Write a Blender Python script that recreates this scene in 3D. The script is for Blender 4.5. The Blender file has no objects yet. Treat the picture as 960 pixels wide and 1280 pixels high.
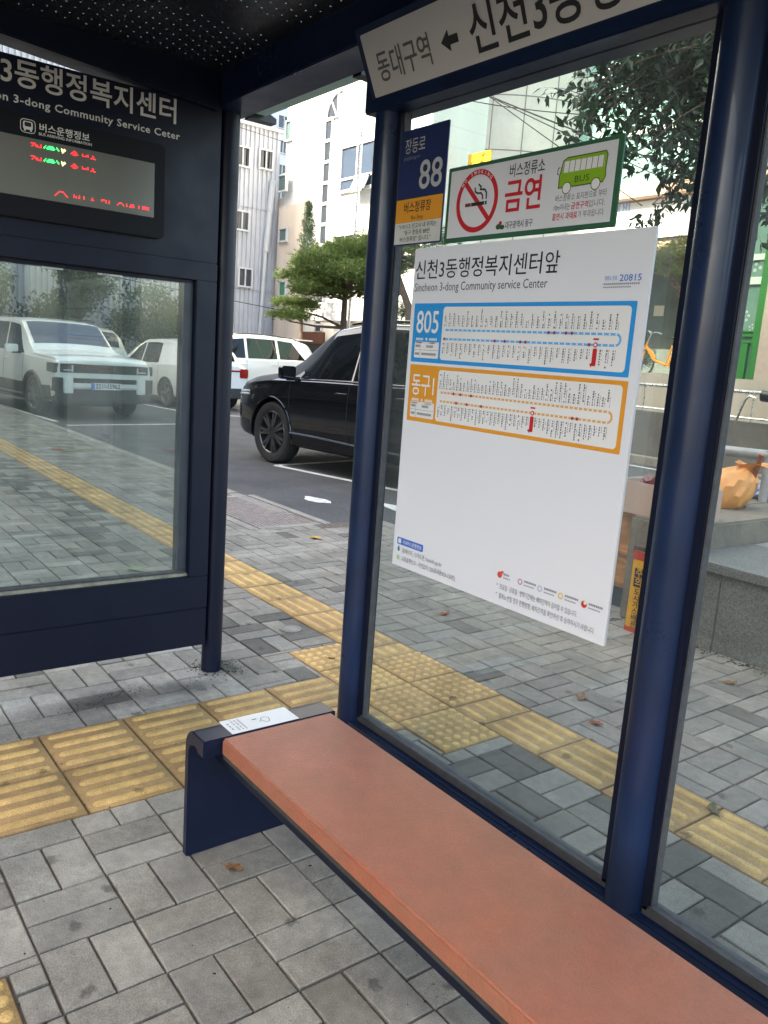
import bpy, bmesh, math, random
import numpy as np
from mathutils import Vector, Matrix, Euler

random.seed(7)
RNG = np.random.default_rng(11)
R = math.radians
scene = bpy.context.scene
col = scene.collection

# ------------------------------------------------------------------ camera
CAM = Vector((2.40872, -1.43911, 1.45380))
CROT = Euler((1.384, -0.071, 0.927), 'XYZ')
FPX = 1023.06
cam_d = bpy.data.cameras.new('camera')
cam = bpy.data.objects.new('camera', cam_d)
col.objects.link(cam)
cam.location = CAM
cam.rotation_euler = CROT
cam_d.sensor_width = 36.0
cam_d.sensor_fit = 'AUTO'
cam_d.lens = FPX / 1280.0 * 36.0
cam_d.clip_start = 0.05
cam_d.clip_end = 2000
scene.camera = cam

# ------------------------------------------------------------------ sky, sun, exposure
SUN_DIR = Vector((-0.42, -1.0, 1.05)).normalized()      # towards the sun
elev = math.asin(SUN_DIR.z)
azim = math.atan2(SUN_DIR.x, SUN_DIR.y)
world = bpy.data.worlds.new('World')
scene.world = world
world.use_nodes = True
wn = world.node_tree
sky = wn.nodes.new('ShaderNodeTexSky')
sky.sky_type = 'NISHITA'
sky.sun_disc = False
sky.sun_elevation = elev
sky.sun_rotation = azim
sky.air_density = 1.0
sky.dust_density = 4.0
sky.ozone_density = 0.6
bg = wn.nodes['Background']
bg.inputs[1].default_value = 0.15
wn.links.new(sky.outputs[0], bg.inputs[0])
sun_d = bpy.data.lights.new('sun', 'SUN')
sun_d.energy = 2.6
sun_d.angle = R(0.6)
sun_d.color = (1.0, 0.94, 0.85)
sun = bpy.data.objects.new('sun', sun_d)
col.objects.link(sun)
sun.rotation_euler = (-SUN_DIR).to_track_quat('-Z', 'Y').to_euler()
scene.view_settings.view_transform = 'Standard'
scene.view_settings.look = 'None'
scene.view_settings.exposure = 2.85
scene.view_settings.gamma = 1.0
scene.view_settings.use_curve_mapping = False
scene.view_settings.use_white_balance = True
scene.view_settings.white_balance_temperature = 7500
scene.view_settings.white_balance_tint = 6
scene.cycles.max_bounces = 10
scene.cycles.transparent_max_bounces = 16
scene.cycles.caustics_reflective = False
scene.cycles.caustics_refractive = False
scene.cycles.sample_clamp_indirect = 6.0

# ------------------------------------------------------------------ helpers
def ray(px, py):
    d = Vector(((px - 480) / FPX, (640 - py) / FPX, -1.0))
    d.rotate(CROT)
    return d
def onY(px, py, y):
    d = ray(px, py); t = (y - CAM.y) / d.y
    return CAM + d * t
def onX(px, py, x):
    d = ray(px, py); t = (x - CAM.x) / d.x
    return CAM + d * t
def onZ(px, py, z):
    d = ray(px, py); t = (z - CAM.z) / d.z
    return CAM + d * t
def atD(px, py, dep):
    return CAM + ray(px, py) * dep

def lin(c):
    if isinstance(c, str):
        c = c.lstrip('#')
        c = [int(c[i:i + 2], 16) / 255 for i in (0, 2, 4)]
        c = [v / 12.92 if v <= 0.04045 else ((v + 0.055) / 1.055) ** 2.4 for v in c]
    return (c[0], c[1], c[2], 1.0)

MATS = {}
def mat(name, base, rough=0.6, metal=0.0, var=0.0, vscale=8.0, bump=0.0, bscale=60.0, coat=0.0, emit=0.0, spec=0.5,
        var2=None, rvar=0.0):
    """principled material; var = strength of a noise that breaks the base colour, bump = fine relief"""
    m = bpy.data.materials.new(name)
    m.use_nodes = True
    nt = m.node_tree
    b = nt.nodes['Principled BSDF']
    base = lin(base)
    b.inputs['Base Color'].default_value = base
    b.inputs['Roughness'].default_value = rough
    b.inputs['Metallic'].default_value = metal
    b.inputs['Specular IOR Level'].default_value = spec
    if coat:
        b.inputs['Coat Weight'].default_value = coat
        b.inputs['Coat Roughness'].default_value = 0.05
    if emit:
        b.inputs['Emission Color'].default_value = base
        b.inputs['Emission Strength'].default_value = emit
    if var or bump or rvar:
        tc = nt.nodes.new('ShaderNodeTexCoord')
    if var or rvar:
        n = nt.nodes.new('ShaderNodeTexNoise')
        n.inputs['Scale'].default_value = vscale
        n.inputs['Detail'].default_value = 8
        n.inputs['Roughness'].default_value = 0.65
        nt.links.new(tc.outputs['Object'], n.inputs['Vector'])
    if var:
        mix = nt.nodes.new('ShaderNodeMixRGB')
        mix.blend_type = 'MIX'
        c2 = lin(var2) if var2 is not None else tuple(v * (1 - var) for v in base[:3]) + (1,)
        c1 = base if var2 is not None else tuple(min(1, v * (1 + var * 0.6)) for v in base[:3]) + (1,)
        mix.inputs[1].default_value = c1
        mix.inputs[2].default_value = c2
        ramp = nt.nodes.new('ShaderNodeMapRange')
        ramp.inputs[1].default_value = 0.32
        ramp.inputs[2].default_value = 0.68
        nt.links.new(n.outputs[0], ramp.inputs[0])
        nt.links.new(ramp.outputs[0], mix.inputs[0])
        nt.links.new(mix.outputs[0], b.inputs['Base Color'])
    if rvar:
        mr = nt.nodes.new('ShaderNodeMapRange')
        mr.inputs[1].default_value = 0.3; mr.inputs[2].default_value = 0.7
        mr.inputs[3].default_value = max(0.02, rough - rvar); mr.inputs[4].default_value = min(1, rough + rvar)
        nt.links.new(n.outputs[0], mr.inputs[0])
        nt.links.new(mr.outputs[0], b.inputs['Roughness'])
    if bump:
        nb = nt.nodes.new('ShaderNodeTexNoise')
        nb.inputs['Scale'].default_value = bscale
        nb.inputs['Detail'].default_value = 6
        nt.links.new(tc.outputs['Object'], nb.inputs['Vector'])
        bp = nt.nodes.new('ShaderNodeBump')
        bp.inputs['Strength'].default_value = bump
        bp.inputs['Distance'].default_value = 0.01
        nt.links.new(nb.outputs[0], bp.inputs['Height'])
        nt.links.new(bp.outputs[0], b.inputs['Normal'])
    MATS[name] = m
    return m

def glass_mat(name, tint, haze=0.0, hazecol=(0.7, 0.72, 0.7), rough=0.0, refl=1.0, streak=False):
    """thin pane: tinted see-through + fresnel mirror + a little dirt"""
    m = bpy.data.materials.new(name)
    m.use_nodes = True
    nt = m.node_tree
    nt.nodes.clear()
    out = nt.nodes.new('ShaderNodeOutputMaterial')
    tr = nt.nodes.new('ShaderNodeBsdfTransparent'); tr.inputs[0].default_value = lin(tint)
    gl = nt.nodes.new('ShaderNodeBsdfGlossy'); gl.inputs['Roughness'].default_value = rough
    fr = nt.nodes.new('ShaderNodeFresnel')
    gm = nt.nodes.new('ShaderNodeNewGeometry'); io = nt.nodes.new('ShaderNodeMapRange')      # same mirror strength from both faces
    io.inputs[3].default_value = 1.5; io.inputs[4].default_value = 1 / 1.5
    nt.links.new(gm.outputs['Backfacing'], io.inputs[0]); nt.links.new(io.outputs[0], fr.inputs[0])
    mul = nt.nodes.new('ShaderNodeMath'); mul.operation = 'MULTIPLY'; mul.inputs[1].default_value = refl
    nt.links.new(fr.outputs[0], mul.inputs[0])
    mx = nt.nodes.new('ShaderNodeMixShader')
    nt.links.new(mul.outputs[0], mx.inputs[0]); nt.links.new(tr.outputs[0], mx.inputs[1]); nt.links.new(gl.outputs[0], mx.inputs[2])
    last = mx
    if haze:
        df = nt.nodes.new('ShaderNodeBsdfDiffuse'); df.inputs[0].default_value = lin(hazecol)
        tl = nt.nodes.new('ShaderNodeBsdfTranslucent'); tl.inputs[0].default_value = lin(hazecol)
        dd = nt.nodes.new('ShaderNodeMixShader'); dd.inputs[0].default_value = 0.5
        nt.links.new(df.outputs[0], dd.inputs[1]); nt.links.new(tl.outputs[0], dd.inputs[2])
        m2 = nt.nodes.new('ShaderNodeMixShader')
        tc = nt.nodes.new('ShaderNodeTexCoord')
        mp = nt.nodes.new('ShaderNodeMapping')
        mp.inputs['Scale'].default_value = (9, 9, 0.5) if streak else (3, 3, 3)
        nz = nt.nodes.new('ShaderNodeTexNoise'); nz.inputs['Scale'].default_value = 1.0; nz.inputs['Detail'].default_value = 5
        nt.links.new(tc.outputs['Object'], mp.inputs[0]); nt.links.new(mp.outputs[0], nz.inputs['Vector'])
        mr = nt.nodes.new('ShaderNodeMapRange')
        mr.inputs[1].default_value = 0.3; mr.inputs[2].default_value = 0.7
        mr.inputs[3].default_value = haze * 0.35; mr.inputs[4].default_value = haze * 1.5
        nt.links.new(nz.outputs[0], mr.inputs[0]); nt.links.new(mr.outputs[0], m2.inputs[0])
        nt.links.new(mx.outputs[0], m2.inputs[1]); nt.links.new(dd.outputs[0], m2.inputs[2])
        last = m2
    nt.links.new(last.outputs[0], out.inputs[0])
    MATS[name] = m
    return m

def tag(o, label=None, cat=None, group=None, kind=None):
    if label: o['label'] = label
    if cat: o['category'] = cat
    if group: o['group'] = group
    if kind: o['kind'] = kind
    return o

def thing(name, loc, label, cat, group=None, rz=0.0):
    o = bpy.data.objects.new(name, None)
    o.empty_display_size = 0.1
    col.objects.link(o)
    o.location = loc
    o.rotation_euler = (0, 0, rz)
    return tag(o, label, cat, group)

def root_loc(o):
    v = Vector((0, 0, 0))
    while o is not None:
        v += o.location
        o = o.parent
    return v

class MB:
    """collects shapes in world coordinates and links them as ONE mesh object"""
    def __init__(s):
        s.v = []; s.f = []; s.mi = []; s.cur = 0
    def add(s, verts, faces):
        o = len(s.v)
        s.v.extend([tuple(p) for p in verts])
        s.f.extend([tuple(i + o for i in f) for f in faces])
        s.mi.extend([s.cur] * len(faces))
    def box(s, x0, x1, y0, y1, z0, z1, M=None):
        if x1 < x0: x0, x1 = x1, x0
        if y1 < y0: y0, y1 = y1, y0
        if z1 < z0: z0, z1 = z1, z0
        vs = [Vector(p) for p in ((x0, y0, z0), (x1, y0, z0), (x1, y1, z0), (x0, y1, z0), (x0, y0, z1), (x1, y0, z1), (x1, y1, z1), (x0, y1, z1))]
        if M is not None: vs = [M @ p for p in vs]
        s.add(vs, [(0, 3, 2, 1), (4, 5, 6, 7), (0, 1, 5, 4), (1, 2, 6, 5), (2, 3, 7, 6), (3, 0, 4, 7)])
        return s
    def prism(s, poly, ext, M):
        """2D poly (ccw) in the local XY plane, extruded ext along local Z, placed by matrix M"""
        n = len(poly)
        vs = [M @ Vector((p[0], p[1], 0)) for p in poly] + [M @ Vector((p[0], p[1], ext)) for p in poly]
        fs = [tuple(range(n))[::-1], tuple(range(n, 2 * n))] + [(i, (i + 1) % n, n + (i + 1) % n, n + i) for i in range(n)]
        s.add(vs, fs)
        return s
    def tube(s, pts, rad, seg=12, cap=True):
        pts = [Vector(p) for p in pts]
        rads = rad if isinstance(rad, (list, tuple)) else [rad] * len(pts)
        rings = []
        up = None
        for i, p in enumerate(pts):
            t = (pts[min(i + 1, len(pts) - 1)] - pts[max(i - 1, 0)]).normalized()
            if up is None:
                up = Vector((0, 0, 1)) if abs(t.z) < 0.9 else Vector((1, 0, 0))
            a = t.cross(up).normalized(); b = a.cross(t).normalized(); up = b
            rings.append([p + (a * math.cos(k * 2 * math.pi / seg) + b * math.sin(k * 2 * math.pi / seg)) * rads[i] for k in range(seg)])
        vs = [q for r_ in rings for q in r_]
        fs = []
        for i in range(len(rings) - 1):
            for k in range(seg):
                k2 = (k + 1) % seg
                fs.append((i * seg + k, i * seg + k2, (i + 1) * seg + k2, (i + 1) * seg + k))
        if cap:
            fs.append(tuple(range(seg))[::-1]); fs.append(tuple(range((len(rings) - 1) * seg, len(rings) * seg)))
        s.add(vs, fs)
        return s
    def lathe(s, prof, M, seg=32, cap=False):
        """profile (r, h) spun round local Z"""
        vs = []; fs = []
        n = len(prof)
        for k in range(seg):
            a = 2 * math.pi * k / seg
            for r_, h in prof:
                vs.append(M @ Vector((r_ * math.cos(a), r_ * math.sin(a), h)))
        for k in range(seg):
            k2 = (k + 1) % seg
            for i in range(n - 1):
                fs.append((k * n + i, k2 * n + i, k2 * n + i + 1, k * n + i + 1))
        if cap:
            fs.append(tuple(k * n for k in range(seg))[::-1]); fs.append(tuple(k * n + n - 1 for k in range(seg)))
        s.add(vs, fs)
        return s
    def build(s, name, mats, parent=None, bevel=0.0, smooth=False, bseg=2):
        if not s.v: return None
        if not isinstance(mats, (list, tuple)): mats = [mats]
        off = root_loc(parent) if parent is not None else Vector((0, 0, 0))
        me = bpy.data.meshes.new(name)
        me.from_pydata([(a - off.x, b - off.y, c - off.z) for a, b, c in s.v], [], s.f)
        for m in mats: me.materials.append(m)
        me.polygons.foreach_set('material_index', s.mi)
        if bevel:
            bm = bmesh.new(); bm.from_mesh(me)
            bmesh.ops.remove_doubles(bm, verts=bm.verts, dist=1e-5)
            es = [e for e in bm.edges if len(e.link_faces) == 2 and e.calc_face_angle(0) > R(30)]
            bmesh.ops.bevel(bm, geom=es, offset=bevel, segments=bseg, affect='EDGES', clamp_overlap=True)
            bm.to_mesh(me); bm.free()
        if smooth or bevel:
            me.polygons.foreach_set('use_smooth', [True] * len(me.polygons))
            me.set_sharp_from_angle(angle=R(35))
        me.update()
        o = bpy.data.objects.new(name, me)
        col.objects.link(o)
        if parent is not None: o.parent = parent
        return o

def frame(o, u, v):
    """matrix: local x = u, y = v, z = normal"""
    u = Vector(u).normalized(); v = Vector(v).normalized(); n = u.cross(v)
    return Matrix(((u.x, v.x, n.x, o[0]), (u.y, v.y, n.y, o[1]), (u.z, v.z, n.z, o[2]), (0, 0, 0, 1)))

def text(mb, body, M, x, y, h, width=None, bold=0.0, align='L', lift=0.0, rot=0.0, spacing=1.0):
    """writes a line of lettering as flat geometry into mb. h is the capital height; width squeezes to fit"""
    c = bpy.data.curves.new('lettering', 'FONT')
    c.body = body
    c.size = h / 0.73
    c.resolution_u = 4 if h > .05 else 2
    c.offset = bold * h
    c.space_character = spacing
    o = bpy.data.objects.new('lettering', c)
    col.objects.link(o)
    dg = bpy.context.evaluated_depsgraph_get()
    me = bpy.data.meshes.new_from_object(o.evaluated_get(dg))
    co = np.zeros(len(me.vertices) * 3); me.vertices.foreach_get('co', co); co = co.reshape(-1, 3)
    fs = [tuple(p.vertices) for p in me.polygons]
    bpy.data.objects.remove(o); bpy.data.curves.remove(c); bpy.data.meshes.remove(me)
    if not len(co): return 0
    co[:, 0] -= co[:, 0].min()
    w = co[:, 0].max()
    if width: co[:, 0] *= width / w; w = width
    ox = {'L': 0, 'C': -w / 2, 'R': -w}[align]
    ca, sa = math.cos(rot), math.sin(rot)
    vs = []
    for a, b, _ in co:
        a += ox
        vs.append(M @ Vector((x + a * ca - b * sa, y + a * sa + b * ca, lift)))
    mb.add(vs, fs)
    return w

def rrect(x0, x1, y0, y1, r, n=5):
    pts = []
    for cx, cy, a0 in ((x1 - r, y0 + r, -90), (x1 - r, y1 - r, 0), (x0 + r, y1 - r, 90), (x0 + r, y0 + r, 180)):
        for k in range(n + 1):
            a = R(a0 + 90 * k / n)
            pts.append((cx + r * math.cos(a), cy + r * math.sin(a)))
    return pts
def flat(mb, poly, M, lift):
    mb.add([M @ Vector((p[0], p[1], lift)) for p in poly], [tuple(range(len(poly)))])
def rect(mb, x0, x1, y0, y1, M, lift):
    flat(mb, [(x0, y0), (x1, y0), (x1, y1), (x0, y1)], M, lift)
def disc(mb, x, y, r, M, lift, n=20, ry=None):
    flat(mb, [(x + r * math.cos(2 * math.pi * k / n), y + (ry or r) * math.sin(2 * math.pi * k / n)) for k in range(n)], M, lift)
def annulus(mb, x, y, r0, r1, M, lift, n=40):
    vs = []; fs = []
    for k in range(n):
        a = 2 * math.pi * k / n
        vs.append(M @ Vector((x + r0 * math.cos(a), y + r0 * math.sin(a), lift)))
        vs.append(M @ Vector((x + r1 * math.cos(a), y + r1 * math.sin(a), lift)))
    for k in range(n):
        j = (k + 1) % n
        fs.append((2 * k, 2 * k + 1, 2 * j + 1, 2 * j))
    mb.add(vs, fs)
def stroke(mb, pts, w, M, lift, closed=False):
    """a drawn line: one mitred ribbon along the points"""
    P = [Vector(p) for p in pts]; n = len(P); vs = []; fs = []
    for k in range(n):
        a = P[k - 1] if (k > 0 or closed) else P[k]; b = P[(k + 1) % n] if (k < n - 1 or closed) else P[k]
        d1 = (P[k] - a); d2 = (b - P[k])
        d1 = d1.normalized() if d1.length > 1e-9 else d2.normalized(); d2 = d2.normalized() if d2.length > 1e-9 else d1
        t = (d1 + d2); t = t.normalized() if t.length > 1e-6 else d1
        m = Vector((-t.y, t.x)); c = max(.45, m.dot(Vector((-d1.y, d1.x))))
        for s in (1, -1):
            q = P[k] + m * (s * w / 2 / c); vs.append(M @ Vector((q.x, q.y, lift)))
    for k in range(n if closed else n - 1):
        j = (k + 1) % n; fs.append((2 * k, 2 * k + 1, 2 * j + 1, 2 * j))
    mb.add(vs, fs)

# ------------------------------------------------------------------ materials
NAVY = mat('navy_paint', '#172848', 0.34, spec=.35, var=0.10, vscale=5, coat=0.18, rvar=0.1)
NAVY_D = mat('navy_panel', '#0b1327', 0.42, spec=.3, var=0.12, vscale=4, rvar=0.1)
def speckle(m, scale, lo, hi, a=.35, b=.65):
    """multiplies a finer grain over a material's own colour"""
    nt = m.node_tree; bs = nt.nodes['Principled BSDF']; inp = bs.inputs['Base Color']
    tc = nt.nodes.new('ShaderNodeTexCoord'); n = nt.nodes.new('ShaderNodeTexNoise'); n.inputs['Scale'].default_value = scale; n.inputs['Detail'].default_value = 5
    nt.links.new(tc.outputs['Object'], n.inputs['Vector'])
    r_ = nt.nodes.new('ShaderNodeMapRange')
    for i, v in enumerate((a, b, lo, hi)): r_.inputs[1 + i].default_value = v
    nt.links.new(n.outputs[0], r_.inputs[0])
    x = nt.nodes.new('ShaderNodeMixRGB'); x.blend_type = 'MULTIPLY'; x.inputs[0].default_value = 1
    if inp.links: nt.links.new(inp.links[0].from_socket, x.inputs[1])
    else: x.inputs[1].default_value = inp.default_value
    nt.links.new(r_.outputs[0], x.inputs[2]); nt.links.new(x.outputs[0], inp)
speckle(NAVY, 70, 1.0, 1.9, .70, .80)       # small chips and scuffs in the paint
speckle(NAVY, 6, .85, 1.15)
RUBBER = mat('grey_gasket', '#4c4c50', 0.75, var=0.3, vscale=30)
BLACKM = mat('black_plastic', (0.012, 0.012, 0.014), 0.35)
WHITE_P = mat('white_print', (0.8, 0.8, 0.81), 0.5, var=0.05, vscale=3)
INK = mat('black_ink', (0.02, 0.02, 0.022), 0.6)
INK_G = mat('grey_ink', (0.13, 0.13, 0.14), 0.6)
INK_M = mat('dim_ink', (0.24, 0.24, 0.26), 0.6)
INK_B = mat('blue_ink', '#3b6fc4', 0.6)
INK_R = mat('red_ink', '#c3202c', 0.6)
CYAN = mat('cyan_print', '#1b94dc', 0.5)
ORANGE = mat('orange_print', '#e39a33', 0.5)
LETTER = mat('pale_lettering', (0.68, 0.68, 0.65), 0.6)
STEEL = mat('stainless_steel', (0.55, 0.56, 0.57), 0.3, 1.0, rvar=0.12, vscale=20)
CONC = mat('weathered_concrete', '#786f63', 0.85, var=0.35, vscale=3, bump=0.5, bscale=40)
KERB = mat('kerb_stone', '#837f77', 0.85, var=0.25, vscale=6, bump=0.4, bscale=70)
WLINE = mat('road_paint', (0.62, 0.62, 0.6), 0.7, var=0.4, vscale=18)

# pavers: tone from a per-face attribute, dirt and fine grain from noise, a few dark spots
def paver_mat(name, stained=False):
    m = bpy.data.materials.new(name)
    m.use_nodes = True
    nt = m.node_tree; b = nt.nodes['Principled BSDF']
    at = nt.nodes.new('ShaderNodeAttribute'); at.attribute_name = 'tone'
    tc = nt.nodes.new('ShaderNodeTexCoord')
    def noise(sc, det=6):
        n = nt.nodes.new('ShaderNodeTexNoise'); n.inputs['Scale'].default_value = sc; n.inputs['Detail'].default_value = det
        n.inputs['Roughness'].default_value = 0.65
        nt.links.new(tc.outputs['Object'], n.inputs['Vector']); return n
    def mrange(src, a, b_, c, d):
        r_ = nt.nodes.new('ShaderNodeMapRange')
        for i, v in enumerate((a, b_, c, d)): r_.inputs[1 + i].default_value = v
        nt.links.new(src, r_.inputs[0]); return r_.outputs[0]
    def mult(c, f):
        x = nt.nodes.new('ShaderNodeMixRGB'); x.blend_type = 'MULTIPLY'; x.inputs[0].default_value = 1
        nt.links.new(c, x.inputs[1]); nt.links.new(f, x.inputs[2]); return x.outputs[0]
    c = at.outputs['Color']
    c = mult(c, mrange(noise(3.2).outputs[0], 0.3, 0.7, 0.62, 1.25))
    c = mult(c, mrange(noise(28).outputs[0], 0.3, 0.7, 0.82, 1.15))
    c = mult(c, mrange(noise(330, 3).outputs[0], 0.3, 0.7, 0.62, 1.35))
    vo = nt.nodes.new('ShaderNodeTexVoronoi'); vo.inputs['Scale'].default_value = 2.6
    vo.voronoi_dimensions = '2D'; vo.inputs['Randomness'].default_value = 1.0
    dn = nt.nodes.new('ShaderNodeMixRGB'); dn.blend_type = 'ADD'; dn.inputs[0].default_value = 0.05
    nt.links.new(tc.outputs['Object'], dn.inputs[1]); nt.links.new(noise(30, 2).outputs['Color'], dn.inputs[2])
    nt.links.new(dn.outputs[0], vo.inputs['Vector'])
    c = mult(c, mrange(vo.outputs['Distance'], 0.03, 0.06, 0.5, 1.0))
    if stained:      # soil stains under the end panel and round the post foot
        for (sx_, sy_, rx_, ry_) in ((-0.72, -0.33, .10, .36), (-0.70, -0.02, .09, .16), (-0.83, .20, .13, .11)):
            mp = nt.nodes.new('ShaderNodeMapping'); mp.vector_type = 'TEXTURE'
            mp.inputs['Location'].default_value = (sx_, sy_, 0); mp.inputs['Scale'].default_value = (rx_, ry_, 1)
            ad = nt.nodes.new('ShaderNodeMixRGB'); ad.blend_type = 'ADD'; ad.inputs[0].default_value = .16
            nt.links.new(tc.outputs['Object'], ad.inputs[1]); sb_ = nt.nodes.new('ShaderNodeVectorMath'); sb_.operation = 'SUBTRACT'; sb_.inputs[1].default_value = (.5, .5, .5)
            nt.links.new(noise(9, 7).outputs['Color'], sb_.inputs[0]); nt.links.new(sb_.outputs[0], ad.inputs[2])
            nt.links.new(ad.outputs[0], mp.inputs[0])
            ln_ = nt.nodes.new('ShaderNodeVectorMath'); ln_.operation = 'LENGTH'; nt.links.new(mp.outputs[0], ln_.inputs[0])
            c = mult(c, mrange(ln_.outputs['Value'], .25, 1.15, .42, 1.0))
    nt.links.new(c, b.inputs['Base Color'])
    b.inputs['Roughness'].default_value = 0.82
    bp = nt.nodes.new('ShaderNodeBump'); bp.inputs['Strength'].default_value = 0.55; bp.inputs['Distance'].default_value = 0.003
    nt.links.new(noise(260, 4).outputs[0], bp.inputs['Height'])
    nt.links.new(bp.outputs[0], b.inputs['Normal'])
    MATS[name] = m
    return m
PAVER = paver_mat('concrete_paver', True)
TACT = paver_mat('tactile_block')
JOINT = mat('joint_sand', '#5d544b', 0.95, var=0.4, vscale=30, bump=0.6, bscale=200)

def asphalt_mat():
    m = mat('asphalt', (0.062, 0.062, 0.064), 0.88, var=0.3, vscale=1.5, bump=0.9, bscale=160)
    nt = m.node_tree; b = nt.nodes['Principled BSDF']
    src = b.inputs['Base Color'].links[0].from_socket
    tc = [n for n in nt.nodes if n.type == 'TEX_COORD'][0]
    n = nt.nodes.new('ShaderNodeTexNoise'); n.inputs['Scale'].default_value = 120; n.inputs['Detail'].default_value = 4
    nt.links.new(tc.outputs['Object'], n.inputs['Vector'])
    r_ = nt.nodes.new('ShaderNodeMapRange'); r_.inputs[1].default_value = 0.35; r_.inputs[2].default_value = 0.7
    r_.inputs[3].default_value = 0.65; r_.inputs[4].default_value = 1.7
    nt.links.new(n.outputs[0], r_.inputs[0])
    x = nt.nodes.new('ShaderNodeMixRGB'); x.blend_type = 'MULTIPLY'; x.inputs[0].default_value = 1
    nt.links.new(src, x.inputs[1]); nt.links.new(r_.outputs[0], x.inputs[2]); nt.links.new(x.outputs[0], b.inputs['Base Color'])
    return m
ASPH = asphalt_mat()

# ------------------------------------------------------------------ ground
ROADZ = -0.03
g_ = MB(); g_.add([(-400, -400, ROADZ), (400, -400, ROADZ), (400, 400, ROADZ), (-400, 400, ROADZ)], [(0, 1, 2, 3)])
tag(g_.build('ground', ASPH), kind='structure')

KX, KY = 0.2135, 0.2335          # basket-weave cell
X0, Y0 = 0.383, -0.984
DRAIN = (-4.75, -3.50, 1.78, 2.40)
def edge_y(x): return 2.9 if x > -3.45 else 2.25
def in_tactile(x, y):
    if 0.859 <= y <= 1.159 and -30 < x < 6: return True
    if -0.87 <= x <= 0.308 and 0.559 <= y <= 0.859: return True
    if -0.537 <= x <= 0.063 and y < 0.559: return True
    if 0.63 <= x <= 2.43 and -1.36 <= y <= -1.06: return True
    return False

sb = MB()
sb.box(-40, -3.45, -2.4, 2.25, -0.25, -0.010)
sb.box(-3.45, 12, -2.4, 2.9, -0.25, -0.010)
tag(sb.build('sidewalk', JOINT), kind='structure')

def clip_rect(x0, x1, y0, y1):
    """cuts a paver back to leave the tactile strips free"""
    zones = [(-30, 6, 0.859, 1.159), (-0.87, 0.308, 0.559, 0.859), (-0.537, 0.063, -3, 0.559), (0.63, 2.43, -1.36, -1.06),
             (DRAIN[0] - 0.12, DRAIN[1] + 0.1, DRAIN[2] - 0.1, 4)]
    out = [(x0, x1, y0, y1)]
    for a, b, c, d in zones:
        nxt = []
        for (p, q, r_, s_) in out:
            if q <= a or p >= b or s_ <= c or r_ >= d: nxt.append((p, q, r_, s_)); continue
            if p < a: nxt.append((p, a, r_, s_))
            if q > b: nxt.append((b, q, r_, s_))
            m0, m1 = max(p, a), min(q, b)
            if r_ < c: nxt.append((m0, m1, r_, c))
            if s_ > d: nxt.append((m0, m1, d, s_))
        out = nxt
    return [o for o in out if o[1] - o[0] > 0.018 and o[3] - o[2] > 0.018]

pv = []; pf = []; ptone = []
def paver(x0, x1, y0, y1, tone, detail):
    gp = random.uniform(0.0022, 0.0045); x0 += gp; x1 -= gp; y0 += gp; y1 -= gp
    z = random.gauss(0, 0.0011); tx = random.gauss(0, 0.006); ty = random.gauss(0, 0.006)
    cx, cy = (x0 + x1) / 2, (y0 + y1) / 2
    def P(x, y, dz): return (x, y, z + dz + (x - cx) * tx + (y - cy) * ty)
    b = len(pv); e = 0.003
    if detail:
        pv.extend([P(x0 + e, y0 + e, 0), P(x1 - e, y0 + e, 0), P(x1 - e, y1 - e, 0), P(x0 + e, y1 - e, 0),
                   P(x0, y0, -e), P(x1, y0, -e), P(x1, y1, -e), P(x0, y1, -e),
                   P(x0, y0, -.014), P(x1, y0, -.014), P(x1, y1, -.014), P(x0, y1, -.014)])
        f = [(0, 1, 2, 3)]
        for k in range(4):
            j = (k + 1) % 4
            f += [(4 + k, 4 + j, j, k), (8 + k, 8 + j, 4 + j, 4 + k)]
    else:
        pv.extend([P(x0, y0, 0), P(x1, y0, 0), P(x1, y1, 0), P(x0, y1, 0)])
        f = [(0, 1, 2, 3)]
    pf.extend([tuple(i + b for i in q) for q in f]); ptone.extend([tone] * len(f))

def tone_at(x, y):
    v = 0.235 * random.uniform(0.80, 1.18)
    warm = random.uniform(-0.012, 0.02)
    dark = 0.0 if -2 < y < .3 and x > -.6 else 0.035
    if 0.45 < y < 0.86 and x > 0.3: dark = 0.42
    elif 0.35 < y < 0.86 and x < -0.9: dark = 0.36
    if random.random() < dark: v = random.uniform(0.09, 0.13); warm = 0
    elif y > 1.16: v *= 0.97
    if y > .86: v *= .82  # light evened out in the colour: darker outside the shelter, lighter under its roof
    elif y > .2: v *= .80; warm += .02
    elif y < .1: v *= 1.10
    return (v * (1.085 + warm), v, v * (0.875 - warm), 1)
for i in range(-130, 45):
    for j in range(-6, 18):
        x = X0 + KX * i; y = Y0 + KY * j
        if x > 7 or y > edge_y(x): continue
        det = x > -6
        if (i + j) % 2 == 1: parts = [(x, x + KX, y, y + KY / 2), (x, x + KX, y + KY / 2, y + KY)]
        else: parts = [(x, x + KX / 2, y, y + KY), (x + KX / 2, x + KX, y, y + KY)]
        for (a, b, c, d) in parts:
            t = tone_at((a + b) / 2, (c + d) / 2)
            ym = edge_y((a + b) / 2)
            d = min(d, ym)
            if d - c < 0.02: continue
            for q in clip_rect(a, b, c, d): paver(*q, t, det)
me = bpy.data.meshes.new('paving')
me.from_pydata(pv, [], pf)
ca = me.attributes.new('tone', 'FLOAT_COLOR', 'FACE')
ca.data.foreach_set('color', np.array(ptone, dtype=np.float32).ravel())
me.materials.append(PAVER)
o = bpy.data.objects.new('paving', me); col.objects.link(o); tag(o, kind='structure')

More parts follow.
